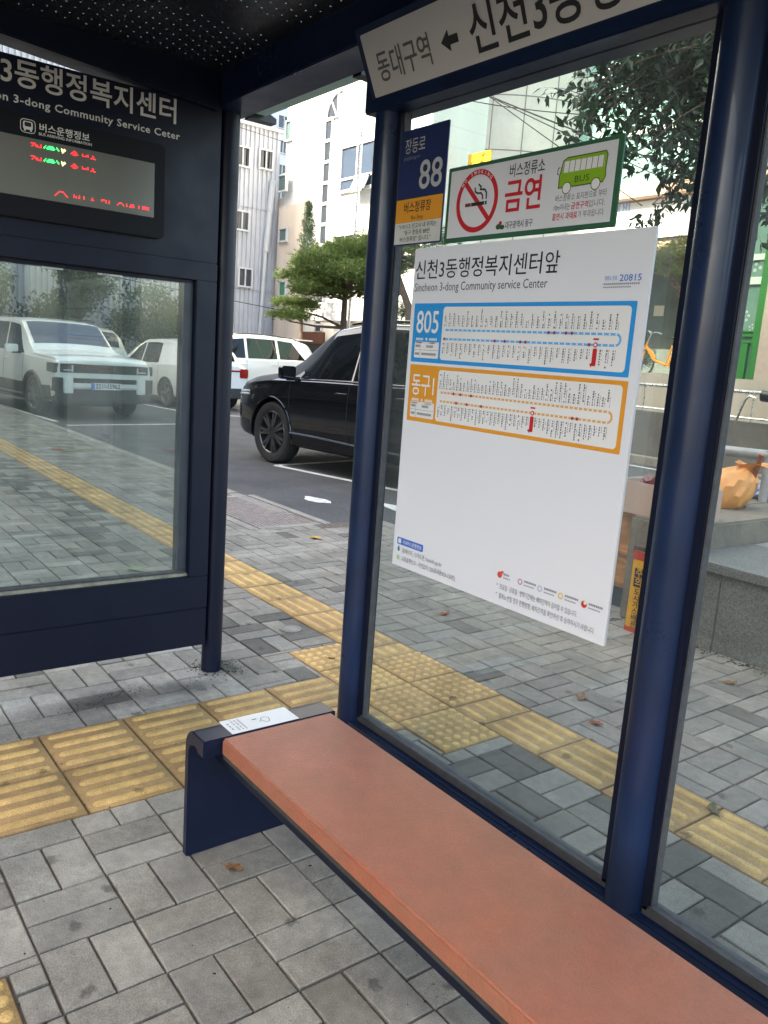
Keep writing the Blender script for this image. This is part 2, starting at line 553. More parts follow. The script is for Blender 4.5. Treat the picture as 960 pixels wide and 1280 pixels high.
# tactile paving: real ribs and domes
tv = []; tf = []; tt = []; tsm = []
def tadd(vs, fs, tone):
    b = len(tv); tv.extend(vs); tf.extend([tuple(i + b for i in f) for f in fs]); tt.extend([tone] * len(fs))
def tile(x0, x1, y0, y1, kind, tone, n=6):
    gp = 0.0042; x0 += gp; x1 -= gp; y0 += gp; y1 -= gp
    z = random.gauss(0.001, 0.0012); e = 0.003
    rib = tone; tone = (tone[0] * .72, tone[1] * .70, tone[2] * .80, 1)      # grime settles between the ribs
    tadd([(x0 + e, y0 + e, z), (x1 - e, y0 + e, z), (x1 - e, y1 - e, z), (x0 + e, y1 - e, z), (x0, y0, z - e), (x1, y0, z - e), (x1, y1, z - e), (x0, y1, z - e),
          (x0, y0, z - .014), (x1, y0, z - .014), (x1, y1, z - .014), (x0, y1, z - .014)],
         [(0, 1, 2, 3)] + [q for k in range(4) for q in ((4 + k, 4 + (k + 1) % 4, (k + 1) % 4, k), (8 + k, 8 + (k + 1) % 4, 4 + (k + 1) % 4, 4 + k))], tone)
    h = 0.0066
    t2 = tuple(min(1, c * 1.08) for c in rib[:3]) + (1,)
    if kind == 'dot':
        nx = max(2, round((x1 - x0) / 0.05)); ny = max(2, round((y1 - y0) / 0.05))
        for a in range(nx):
            for b in range(ny):
                cx = x0 + (a + .5) * (x1 - x0) / nx; cy = y0 + (b + .5) * (y1 - y0) / ny
                vs = []
                for r_, hh in ((.0172, -.0005), (.0145, h * .75), (.010, h)):
                    vs += [(cx + r_ * math.cos(k * math.pi / 5), cy + r_ * math.sin(k * math.pi / 5), z + hh) for k in range(10)]
                fs = [(10 * l + k, 10 * l + (k + 1) % 10, 10 * l + 10 + (k + 1) % 10, 10 * l + 10 + k) for l in range(2) for k in range(10)] + [tuple(range(20, 30))]
                tadd(vs, fs, t2)
    else:
        # four long ribs with rounded ends, along x ('bx') or y ('by')
        L0, L1, W0, W1 = (x0, x1, y0, y1) if kind == 'bx' else (y0, y1, x0, x1)
        nb = 4 if W1 - W0 > .2 else 2
        for b in range(nb):
            cw = W0 + (b + .5) * (W1 - W0) / nb
            la, lb = L0 + .018, L1 - .018
            vs = []
            for hw, hh in ((.0165, -.0005), (.0125, h * .8), (.007, h)):
                ring = []
                for k in range(6): 
                    a = -math.pi / 2 + math.pi * k / 5
                    ring.append((lb - .0165 + hw * math.cos(a), cw + hw * math.sin(a)))
                for k in range(6):
                    a = math.pi / 2 + math.pi * k / 5
                    ring.append((la + .0165 + hw * math.cos(a), cw + hw * math.sin(a)))
                vs += [((p, q, z + hh) if kind == 'bx' else (q, p, z + hh)) for p, q in ring]
            fs = [(12 * l + k, 12 * l + (k + 1) % 12, 12 * l + 12 + (k + 1) % 12, 12 * l + 12 + k) for l in range(2) for k in range(12)] + [tuple(range(24, 36))]
            if kind == 'by': fs = [f[::-1] for f in fs]
            tadd(vs, fs, t2)
def ytone():
    v = random.uniform(0.86, 1.1)
    return (0.52 * v, 0.335 * v * random.uniform(.97, 1.02), 0.125 * v, 1)
XB = [-0.741 - 0.3 * k for k in range(70)]
for x in XB: tile(x - 0.3, x, 0.859, 1.159, 'bx', tuple(c * .95 for c in ytone()))
tile(-0.741, -0.592, 0.859, 1.159, 'bx', ytone())
for k in range(2): tile(-0.592 + .3 * k, -0.292 + .3 * k, 0.859, 1.159, 'dot', ytone())
tile(0.008, 0.194, 0.859, 1.159, 'bx', ytone())
for k in range(20): tile(0.194 + .3 * k, 0.494 + .3 * k, 0.859, 1.159, 'bx', ytone())
tile(-0.87, -0.592, 0.559, 0.859, 'dot', ytone())
for k in range(3): tile(-0.592 + .3 * k, -0.292 + .3 * k, 0.559, 0.859, 'dot', ytone())
for k in range(10):
    for i in range(2):
        tile(-0.537 + .3 * i, -0.237 + .3 * i, 0.559 - .3133 * (k + 1), 0.559 - .3133 * k, 'by', ytone())
for k in range(6): tile(0.63 + .3 * k, 0.93 + .3 * k, -1.36, -1.06, 'dot', ytone())
me = bpy.data.meshes.new('tactile_paving')
me.from_pydata(tv, [], tf)
ca = me.attributes.new('tone', 'FLOAT_COLOR', 'FACE')
ca.data.foreach_set('color', np.array(tt, dtype=np.float32).ravel())
me.materials.append(TACT)
me.polygons.foreach_set('use_smooth', [True] * len(me.polygons)); me.set_sharp_from_angle(angle=R(50))
o = bpy.data.objects.new('tactile_paving', me); col.objects.link(o); tag(o, kind='structure')

# kerb stones along the car park and the bus road
kb = MB()
x = -40.0
while x < -4.9:
    kb.box(x + .004, x + .996, 2.252, 2.40, -0.2, -0.002 + random.gauss(0, .002)); x += 1.0
for (a, b, c, d) in ((DRAIN[0] - .12, DRAIN[1] + .1, DRAIN[2] - .1, DRAIN[2]), (DRAIN[0] - .12, DRAIN[1] + .1, DRAIN[3], DRAIN[3] + .1),
                     (DRAIN[0] - .12, DRAIN[0], DRAIN[2], DRAIN[3]), (DRAIN[1], DRAIN[1] + .1, DRAIN[2], DRAIN[3])):
    kb.box(a + .003, b - .003, c + .003, d - .003, -.2, -0.001)
x = -3.39
while x < -0.7:
    kb.box(x + .004, min(x + .8, -0.6) - .004, 2.902, 3.03, -.2, -0.004); x += .8
x = -40.0
while x < 12:
    kb.box(x + .004, x + .996, -2.56, -2.402, -0.2, 0.002); x += 1.0
tag(kb.build('kerb', KERB, bevel=0.008), kind='structure')

# storm drain beside the kerb
GRATE = mat('rusty_grate', '#7d7370', 0.75, var=0.35, vscale=12, bump=0.3)
dr = thing('storm_drain', ((DRAIN[0] + DRAIN[1]) / 2, (DRAIN[2] + DRAIN[3]) / 2, 0), 'ribbed pinkish grey storm drain cover set at the kerb', 'drain')
m_ = MB(); m_.box(DRAIN[0], DRAIN[1], DRAIN[2], DRAIN[3], -.1, -.022); m_.build('frame', BLACKM, dr)
m_ = MB()
n = 15
for k in range(n):
    y = DRAIN[2] + .02 + (DRAIN[3] - DRAIN[2] - .04) * k / n
    m_.box(DRAIN[0] + .01, DRAIN[1] - .01, y, y + .028, -.03, -.004)
for k in range(4):
    x = DRAIN[0] + .01 + (DRAIN[1] - DRAIN[0] - .05) * k / 3
    m_.box(x, x + .03, DRAIN[2] + .01, DRAIN[3] - .01, -.03, -.0065)
m_.build('grate', GRATE, dr)

# dirt that collected under the end panel and at the post foot (thin real litter)
DIRT = mat('dark_soil', '#2a241d', 0.95, var=0.5, vscale=25, bump=0.8, bscale=150)
dm = MB()
def clod(x, y, r):
    n = 6; vs = [(x + r * random.uniform(.6, 1.2) * math.cos(k * math.pi / 3), y + r * random.uniform(.6, 1.2) * math.sin(k * math.pi / 3), 0.0015) for k in range(n)]
    vs.append((x, y, 0.0015 + r * random.uniform(.3, .7)))
    dm.add(vs, [(k, (k + 1) % n, n) for k in range(n)])
for k in range(420):
    y = random.gauss(-.33, .17); x = -0.72 + random.gauss(0, .03) + .05 * math.sin(y * 7)
    clod(x, y, abs(random.gauss(0, .0016)) + .0006)
for k in range(220):
    a = random.uniform(0, 6.28); r_ = .055 + abs(random.gauss(0, .045))
    clod(-0.837 + r_ * math.cos(a), .15 + r_ * math.sin(a), abs(random.gauss(0, .0025)) + .001)
for k in range(900):
    x = random.uniform(-.5, 3.2); clod(x, random.choice([2.62, 2.6]) + random.gauss(0, .02), abs(random.gauss(0, .005)) + .001)
for k in range(500):
    x = random.uniform(-2, 2); clod(x, random.uniform(-1.6, .5), abs(random.gauss(0, .0018)) + .0006)
tag(dm.build('soil', DIRT), kind='stuff')
MOSS = mat('green_moss', '#4a6126', 0.9, var=0.5, vscale=60)
mm = MB()
for (cx, cy, s_, n_) in ((-.81, .22, .045, 70), (0.15, .36, .03, 70), (-.3, 2.61, .07, 120), (.55, 2.6, .05, 120), (1.1, 2.61, .1, 120)):
    for k in range(n_):
        x = cx + random.gauss(0, s_); y = cy + random.gauss(0, min(s_, .03)); h = random.uniform(.004, .013); a = random.uniform(0, 6.28)
        dx, dy = .0025 * math.cos(a), .0025 * math.sin(a)
        mm.add([(x - dx, y - dy, 0), (x + dx, y + dy, 0), (x + random.gauss(0, .006), y + random.gauss(0, .006), h)], [(0, 1, 2)])
tag(mm.build('moss', MOSS), kind='stuff')

# parking bay lines (flat paint 4 mm over the asphalt)
ln = MB()
def pline(ax, ay, bx, by, w=.1):
    d = Vector((bx - ax, by - ay)).normalized(); n = Vector((-d.y, d.x)) * w / 2; z = ROADZ + .004
    ln.add([(ax - n.x, ay - n.y, z), (bx - n.x, by - n.y, z), (bx + n.x, by + n.y, z), (ax + n.x, ay + n.y, z)], [(0, 1, 2, 3)])
pline(-6.85, 3.87, -0.9, 5.2)
pline(-6.85, 3.87, -7.35, 6.5)
pline(-12.2, 2.60, -18.5, 2.2)
pline(-12.0, 4.9, -11.6, 2.6)
pline(-13.9, 6.2, -13.2, 9.4)
pline(-13.9, 6.0, -20, 5.4)
pline(-7.4, 10.15, -3.2, 10.15)
tag(ln.build('parking_lines', WLINE), kind='structure')
pt = MB()
for (cx, cy, rx, ry) in ((-4.55, 3.05, .2, .09), (-3.75, 3.62, .5, .11)):
    n = 12; ph = random.uniform(0, 6)
    pt.add([(cx + rx * (1 + .2 * math.sin(3 * a + ph)) * math.cos(a), cy + ry * (1 + .25 * math.sin(2 * a + ph)) * math.sin(a), ROADZ + .0045) for a in [2 * math.pi * k / n for k in range(n)]], [tuple(range(n))])
tag(pt.build('worn_road_paint', WLINE), kind='structure')
vc = thing('valve_cover', onZ(363, 787, 0), 'small round grey valve cover sunk in the paving by the yellow strip', 'valve cover')
m_ = MB(); p = onZ(363, 787, 0)
m_.lathe([(.0, .006), (.04, .006), (.045, .002), (.05, .007), (.058, .007), (.06, -.01)], Matrix.Translation(p), 24)
m_.build('lid', KERB, vc, smooth=True)

# ------------------------------------------------------------------ bus shelter
YB = 0.13                       # back wall plane
PX = [0.272, 1.418, 2.565, 3.71]
sh = thing('bus_shelter', (-0.837, 0.15, 0), 'navy steel bus shelter with glass back wall, end wall and perforated dark roof', 'bus shelter')
PR = 0.049
for x, y, z1 in [(-0.842, .137, 2.40)] + [(x, YB, 2.20) for x in PX]:
    e_ = x < -.5
    m_ = MB(); m_.tube([(x, y, -.02), (x, y, z1)], .045 if e_ else PR, 40, cap=True)
    m_.build('post', NAVY_D if e_ else NAVY, sh, smooth=True)  # end post takes the darker navy, its shade put into the colour
# glass edge channels beside each post (dark profile with a grey rubber lip)
for k, x in enumerate(PX):
    for s in ((1,) if k == 0 else (-1, 1)):
        m_ = MB()
        m_.box(x + s * .044, x + s * .066, YB - .012, YB + .028, .25, 2.17)
        o = m_.build('glass_channel', NAVY_D, sh, bevel=.002)
        m_ = MB(); m_.box(x + s * .0665, x + s * .071, YB - .002, YB + .018, .255, 2.168); m_.build('rubber_lip', RUBBER, o)
# bottom rails and the gasket on top of them
for a, b in zip(PX[:-1], PX[1:]):
    m_ = MB(); m_.box(a + .03, b - .03, YB - .035, YB + .035, .165, .236); o = m_.build('bottom_rail', NAVY, sh, bevel=.004)
    m_ = MB(); m_.box(a + .05, b - .05, YB - .012, YB + .028, .2363, .262); m_.build('rubber_lip', RUBBER, o, bevel=.003)
PANE = glass_mat('clear_pane', (0.90, 0.93, 0.92), haze=0.02, streak=True)
for a, b in zip(PX[:-1], PX[1:]):
    m_ = MB(); m_.box(a + .068, b - .068, YB + .003, YB + .013, .262, 2.172); m_.build('glass_pane', PANE, sh)
# beams
m_ = MB(); m_.box(0.205, 4.0, YB - .055, YB + .07, 2.172, 2.40); m_.build('lintel', NAVY, sh, bevel=.004)
m_ = MB(); m_.box(-0.90, 4.0, YB - .07, YB + .08, 2.374, 2.515); m_.build('back_beam', NAVY, sh, bevel=.004)
m_ = MB(); m_.prism([(-1.12, 2.449), (YB - .073, 2.355), (YB - .073, 2.515), (-1.12, 2.515)], .12, frame((-.885, 0, 0), (0, 1, 0), (0, 0, 1))); m_.build('end_beam', NAVY_D, sh, bevel=.004)
m_ = MB(); m_.box(-0.90, 4.0, -1.22, -1.123, 2.392, 2.515); m_.build('front_beam', NAVY_D, sh, bevel=.004)

# perforated ceiling sheet: real see-through holes under a milky roof skin
def perforated():
    m = bpy.data.materials.new('perforated_sheet'); m.use_nodes = True
    nt = m.node_tree; b = nt.nodes['Principled BSDF']; out = [n for n in nt.nodes if n.type == 'OUTPUT_MATERIAL'][0]
    b.inputs['Base Color'].default_value = lin('#20242c'); b.inputs['Roughness'].default_value = 0.34
    tc = nt.nodes.new('ShaderNodeTexCoord'); sp = nt.nodes.new('ShaderNodeSeparateXYZ'); nt.links.new(tc.outputs['Object'], sp.inputs[0])
    def M_(op, a, b_=None):
        n = nt.nodes.new('ShaderNodeMath'); n.operation = op
        for i, v in enumerate((a, b_)):
            if v is None: continue
            if isinstance(v, (int, float)): n.inputs[i].default_value = v
            else: nt.links.new(v, n.inputs[i])
        return n.outputs[0]
    P = 0.058
    v = M_('DIVIDE', sp.outputs[1], P * .62); row = M_('FLOOR', v)
    u = M_('ADD', M_('DIVIDE', sp.outputs[0], P), M_('MULTIPLY', row, 0.5))
    du = M_('MULTIPLY', M_('SUBTRACT', M_('FRACT', u), 0.5), P)
    dv = M_('MULTIPLY', M_('SUBTRACT', M_('FRACT', v), 0.5), P * .62)
    d2 = M_('SQRT', M_('ADD', M_('MULTIPLY', du, du), M_('MULTIPLY', dv, dv)))
    hole = M_('LESS_THAN', d2, 0.0027)
    # blank bands between the sheets
    band = M_('ABSOLUTE', M_('SUBTRACT', M_('FRACT', M_('DIVIDE', sp.outputs[0], 0.62)), 0.5))
    hole = M_('MULTIPLY', hole, M_('LESS_THAN', band, 0.385))
    tr = nt.nodes.new('ShaderNodeBsdfTransparent')
    mx = nt.nodes.new('ShaderNodeMixShader')
    nt.links.new(hole, mx.inputs[0]); nt.links.new(b.outputs[0], mx.inputs[1]); nt.links.new(tr.outputs[0], mx.inputs[2])
    nt.links.new(mx.outputs[0], out.inputs[0])
    return m
PERF = perforated()
m_ = MB(); m_.add([(-.87, -1.16, 2.498), (3.98, -1.16, 2.498), (3.98, .10, 2.498), (-.87, .10, 2.498)], [(0, 3, 2, 1)])
m_.build('ceiling_sheet', PERF, sh)
def milky():
    m = bpy.data.materials.new('milky_roof'); m.use_nodes = True
    nt = m.node_tree; nt.nodes.clear(); out = nt.nodes.new('ShaderNodeOutputMaterial')
    a = nt.nodes.new('ShaderNodeBsdfDiffuse'); a.inputs[0].default_value = (.6, .68, .66, 1)
    b = nt.nodes.new('ShaderNodeBsdfTranslucent'); b.inputs[0].default_value = (.6, .72, .68, 1)
    mx = nt.nodes.new('ShaderNodeMixShader'); nt.links.new(a.outputs[0], mx.inputs[1]); nt.links.new(b.outputs[0], mx.inputs[2]); nt.links.new(mx.outputs[0], out.inputs[0])
    return m
MILKY = milky()
m_ = MB(); m_.box(-0.93, 4.05, -1.30, YB + .30, 2.53, 2.54); m_.build('roof_skin', MILKY, sh)
m_ = MB(); m_.box(-0.80, -0.02, YB + .082, YB + .15, 2.388, 2.394); m_.build('eave_strip', MILKY, sh)
for x in (-0.86, -0.08):
    m_ = MB(); m_.prism([(0, 0), (.12, 0), (.12, .02), (0, .07)], .05, frame((x, YB + .085, 2.37), (0, 1, 0), (0, 0, 1))); m_.build('eave_bracket', BLACKM, sh)

# tilted name box over the back wall
TB = Vector((0.0, 0.070, 2.207)); TT = Vector((0.0, 0.0, 2.358))
vv = (TT - TB).normalized()
FM = frame((0.268, 0.070, 2.207), (1, 0, 0), vv)        # normal looks down into the shelter
hh = (TT - TB).length
m_ = MB(); m_.prism([(-.028, -.032), (3.72, -.032), (3.72, hh + .02), (-.028, hh + .02)], -.06, FM @ Matrix.Translation((0, 0, -.004)))
sg = m_.build('name_box', NAVY, sh, bevel=.003)
m_ = MB(); m_.prism(rrect(.0, 3.69, 0, hh, .004, 2), .004, FM @ Matrix.Translation((0, 0, -.0035))); m_.build('name_panel', mat('sign_white', (.62, .62, .62), .45, var=.05, vscale=2), sg)
m_ = MB()
text(m_, '동대구역', FM, .045, .040, .062, .235, bold=.014, lift=.0015)
m_.build('lettering', INK_G, sg)
m_ = MB()
def arrow_left(mb, x, y, w, h, M, lift):
    flat(mb, [(x, y), (x + w * .5, y - h / 2), (x + w * .5, y - h * .2), (x + w, y - h * .2), (x + w, y + h * .2), (x + w * .5, y + h * .2), (x + w * .5, y + h / 2)], M, lift)
arrow_left(m_, .325, .072, .066, .052, FM, .0015)
text(m_, '신천3동행정복지센터', FM, .435, .028, .092, .98, bold=.018, lift=.0015)
m_.build('lettering', INK, sg)

# end wall: frame, lower boards, glazed case, top board
EX = -0.80
def pbox(y0, y1, z0, z1, name, m, x0=-.06, x1=0.0, parent=sh, bevel=.003):
    b = MB(); b.box(EX + x0, EX + x1, y0, y1, z0, z1); return b.build(name, m, parent, bevel=bevel)
pbox(-1.12, .085, .142, .3135, 'lower_board', NAVY_D, -.055, 0)
pbox(-1.12, .085, .316, .462, 'lower_frame', NAVY_D, -.06, .004)
pbox(-1.12, .03, .4625, .475, 'sill', mat('dusty_sill', '#8a877a', .8, var=.4, vscale=20), -.05, -.012)
pbox(-1.12, .03, .4755, .49, 'sill_groove', RUBBER, -.05, -.03)
pbox(-.005, .085, .4625, 1.706, 'side_frame', NAVY_D, -.06, .004)
pbox(-.055, -.006, .4905, 1.706, 'inner_frame', mat('inner_frame_grey', '#39404c', .45, var=.3, vscale=9), -.06, -.022)
pbox(-1.12, .085, 1.7065, 1.7775, 'upper_frame', NAVY_D, -.06, .004)
pbox(-1.12, .085, 1.7785, 2.372, 'top_board', NAVY_D, -.05, 0)
pbox(-1.12, .03, 1.690, 1.706, 'lamp_strip', NAVY_D, -.05, -.02)
for y0, y1 in ((-.60, -.52), (-.40, -.30)):
    pbox(y0, y1, 1.684, 1.690, 'clip', STEEL, -.02, -.008)
DUSTY = glass_mat('dusty_pane', (0.875, 0.90, 0.885), haze=0.045, hazecol=(.62, .68, .66), streak=True)
m_ = MB(); m_.box(EX - .018, EX - .012, -1.12, -.05, .49, 1.69); m_.build('glass_pane', DUSTY, sh)
m_ = MB(); m_.box(EX - .05, EX - .044, -1.12, -.05, .49, 1.69); m_.build('glass_pane', DUSTY, sh)
EM = frame((EX + .0005, 0, 0), (0, 1, 0), (0, 0, 1))      # x = world y, y = z, normal +X
m_ = MB()
text(m_, '신천3동행정복지센터', EM, -.106, 2.283, .070, .795, bold=.022, align='R', lift=.001)
text(m_, 'Sincheon 3-dong Community Service Ceter', EM, -.089, 2.221, .026, .775, bold=.022, align='R', lift=.001, spacing=1.08)
m_.build('lettering', LETTER, sh)

# arrival display: housing, tinted window, dot-matrix rows
ad = thing('arrival_display', (EX + .02, -.6, 1.842), 'black framed bus arrival display with red and green dot lettering on the end wall', 'display')
DM = frame((EX + .022, 0, 0), (0, 1, 0), (0, 0, 1))
m_ = MB(); m_.prism(rrect(-1.08, -.154, 1.842, 2.186, .02), .021, frame((EX + .001, 0, 0), (0, 1, 0), (0, 0, 1)))
hs = m_.build('housing', mat('display_black', (.006, .007, .010), .55, spec=.2), ad, bevel=.003)
m_ = MB(); rect(m_, -1.02, -.196, 1.916, 2.112, DM, .0008)
m_.build('screen', mat('display_screen', '#6e6f68', .25, var=.08, vscale=3), ad)
m_ = MB()
for pts in (rrect(-.674, -.626, 2.127, 2.170, .012),):
    stroke(m_, pts, .0022, DM, .0012, closed=True)
flat(m_, rrect(-.666, -.634, 2.137, 2.164, .006), DM, .0012)
rect(m_, -.663, -.657, 2.132, 2.138, DM, .0013); rect(m_, -.643, -.637, 2.132, 2.138, DM, .0013)
text(m_, '버스운행정보', DM, -.612, 2.142, .022, .172, bold=.02, lift=.0012)
text(m_, 'BUS ARRIVING INFORMATION', DM, -.614, 2.127, .0095, .182, bold=.02, lift=.0012)
m_.build('lettering', LETTER, ad)
m_ = MB(); flat(m_, rrect(-.661, -.639, 2.147, 2.161, .003), DM, .0018); m_.build('icon_window', BLACKM, ad)
LEDR = mat('led_red', (1.0, .02, .03), .4, emit=0.55)
LEDG = mat('led_green', (.02, .9, .2), .4, emit=0.5)
LEDY = mat('led_yellow', (1.0, .85, .35), .4, emit=0.6)
def dots(art, y0, z0, px, mats_):
    """art rows of characters; R G Y pick the colour"""
    for ch, mt_ in mats_.items():
        b = MB()
        for j, row in enumerate(art):
            for i, c in enumerate(row):
                if c == ch: disc(b, y0 + i * px, z0 - j * px, px * .46, DM, .0016, 8)
        if b.v: b.build('led_row', mt_, ad)
ROW = ["                                                                          ",
       "RRRRR     R    G  GGGGG   G    Y  Y         RR                             ",
       "   RR R   R   G  GGGGGGG  GG   YYYYY       R  R      R     R    R          ",
       "  R  RRR  R  GG GGGGGGGGG  GG  YYYY       RRRRRR     R   R R    RR         ",
       " R   R RRRR  G  GGGGGGGG    G   YY       R  RR  R    RRRRR R    R          ",
       "                                Y          RRRR               RR RRR       "]
dots(ROW, -.640, 2.100, .0033, {'R': LEDR, 'G': LEDG, 'Y': LEDY})
dots(ROW, -.640, 2.057, .0033, {'R': LEDR, 'G': LEDG, 'Y': LEDY})
ROW2 = ["    RRRR                                                                                                         ",
        "   R    R        R    R   R       R        RRRRR  R         RRR    R   RRRR    R   RRRRRRR ",
        "  R      R       R R  R   R       R        R   R  R        R   R   R      R    R   RRRRR   ",
        " R        R      R R RR   R      R R           R  R       R     R  R  RRRRR    R   R R R R ",
        "R          R                                                                                "]
dots(ROW2, -.560, 1.952, .00385, {'R': LEDR})

# ------------------------------------------------------------------ bench
SEATC = mat('terracotta_seat', '#a96049', 0.42, var=0.16, vscale=5, bump=0.3, bscale=200, var2='#9d6752', rvar=.12)
speckle(SEATC, 22, .95, 1.05); speckle(SEATC, 230, .95, 1.06); speckle(SEATC, 60, 1.0, 1.25, .68, .76)
BNAVY = mat('bench_navy', '#131d36', 0.38, spec=.35, var=.12, vscale=6)
speckle(BNAVY, 70, 1.0, 1.8, .70, .80)
be = thing('bench', (1.7, -.3, 0), 'terracotta topped bench with rounded navy end frames inside the shelter', 'bench')
def bframe(x0, flip):
    prof = [(.0, 0), (.026, 0)]
    prof += [(.026, .325)]
    for k in range(1, 7):
        a = R(180 - 15 * k); prof.append((.026 + .032 + .032 * math.cos(a), .325 + .032 * math.sin(a)))
    prof += [(.075, .357), (.083, .347), (.12, .347), (.12, .3975)]
    for k in range(0, 9):
        a = R(90 + 90 * k / 8); prof.append((.055 + .055 * math.cos(a), .3425 + .055 * math.sin(a)))
    if flip: prof = [(-p[0], p[1]) for p in prof][::-1]
    m_ = MB(); m_.prism(prof, .428, frame((x0, -.105, 0), (1, 0, 0), (0, 0, 1)))     # extrudes toward -Y
    m_.build('end_frame', BNAVY, be, bevel=.003)
bframe(.393, False); bframe(3.0, True)
m_ = MB()
prof = [(-.484, .354), (-.484, .402), (-.128, .402), (-.128, .354)]
m_.prism(prof, 2.345, frame((.5215, 0, 0), (0, 1, 0), (0, 0, 1)))
seat = m_.build('seat', SEATC, be, bevel=.0055, bseg=3)
m_ = MB(); m_.box(.516, 2.87, -.476, -.134, .336, .3515); m_.build('support_plate', mat('aluminium_edge', '#4a4744', .5, .3, var=.4, vscale=25), be, bevel=.002)
m_ = MB()
for y in (-.44, -.2): m_.box(.42, 2.97, y - .02, y + .02, .30, .3355)
m_.build('support_bar', NAVY_D, be)
# paper notice glued on the end frame
pn = thing('paper_notice', (.455, -.33, .399), 'small white paper notice stuck flat on the navy bench end', 'notice')
NM = frame((.402, -.44, .3987), (0, 1, 0), (-1, 0, 0))     # x along +Y, y along -X
NM = frame((.507, -.445, .3979), (0, 1, 0), (-1, 0, 0))
m_ = MB(); m_.prism(rrect(0, .215, .0, .088, .002, 2), .0006, NM); m_.build('sheet', WHITE_P, pn)
m_ = MB()
for k in range(3):
    rect(m_, .012 + .0, .016, .022 + k * .016, .032 + k * .016, NM, .0012)
for k, L in enumerate((.055, .062, .048)):
    x = .028 + k * .011
    for t in range(16):
        if random.random() < .8: rect(m_, x, x + .004, .012 + t * .0044, .015 + t * .0044, NM, .0012)
m_.build('lettering', INK_M, pn)
m_ = MB()
rect(m_, .088, .103, .052, .057, NM, .0012)
stroke(m_, [(.125 + .012 * math.cos(a) * (1 + .2 * math.sin(3 * a)), .04 + .016 * math.sin(a)) for a in np.linspace(0, 6.283, 14)[:-1]], .002, NM, .0012, closed=True)
rect(m_, .104, .110, .034, .038, NM, .0012)
m_.build('drawing', INK_G, pn)

# ------------------------------------------------------------------ route board
BM = frame((.474, .100, .828), (1, 0, 0), (0, 0, 1))      # x right, y up, normal towards the bench
BW, BH = .815, .940
rb = thing('route_board', (.474 + BW / 2, .104, .828), 'large white bus route board with blue and orange route boxes on the glass', 'route board')
m_ = MB(); m_.prism(rrect(0, BW, 0, BH, .002, 2), -.008, BM); m_.build('panel', mat('board_white', (.76, .78, .84), .38, var=.02, vscale=1.5), rb, bevel=.0006)
m_ = MB()
for x in (.12, .70):
    for y in (.12, .82): m_.box(.474 + x - .02, .474 + x + .02, .1085, .1325, .828 + y - .02, .828 + y + .02)
m_.build('mounting_pad', RUBBER, rb)
k1 = MB()
text(k1, '신천3동행정복지센터앞', BM, .010, .858, .042, .545, bold=.004, lift=.0012)
k1.build('title', INK, rb)
k1 = MB()
text(k1, 'Sincheon 3-dong Community service Center', BM, .011, .820, .024, .512, lift=.0012)
k1.build('subtitle', INK_G, rb)
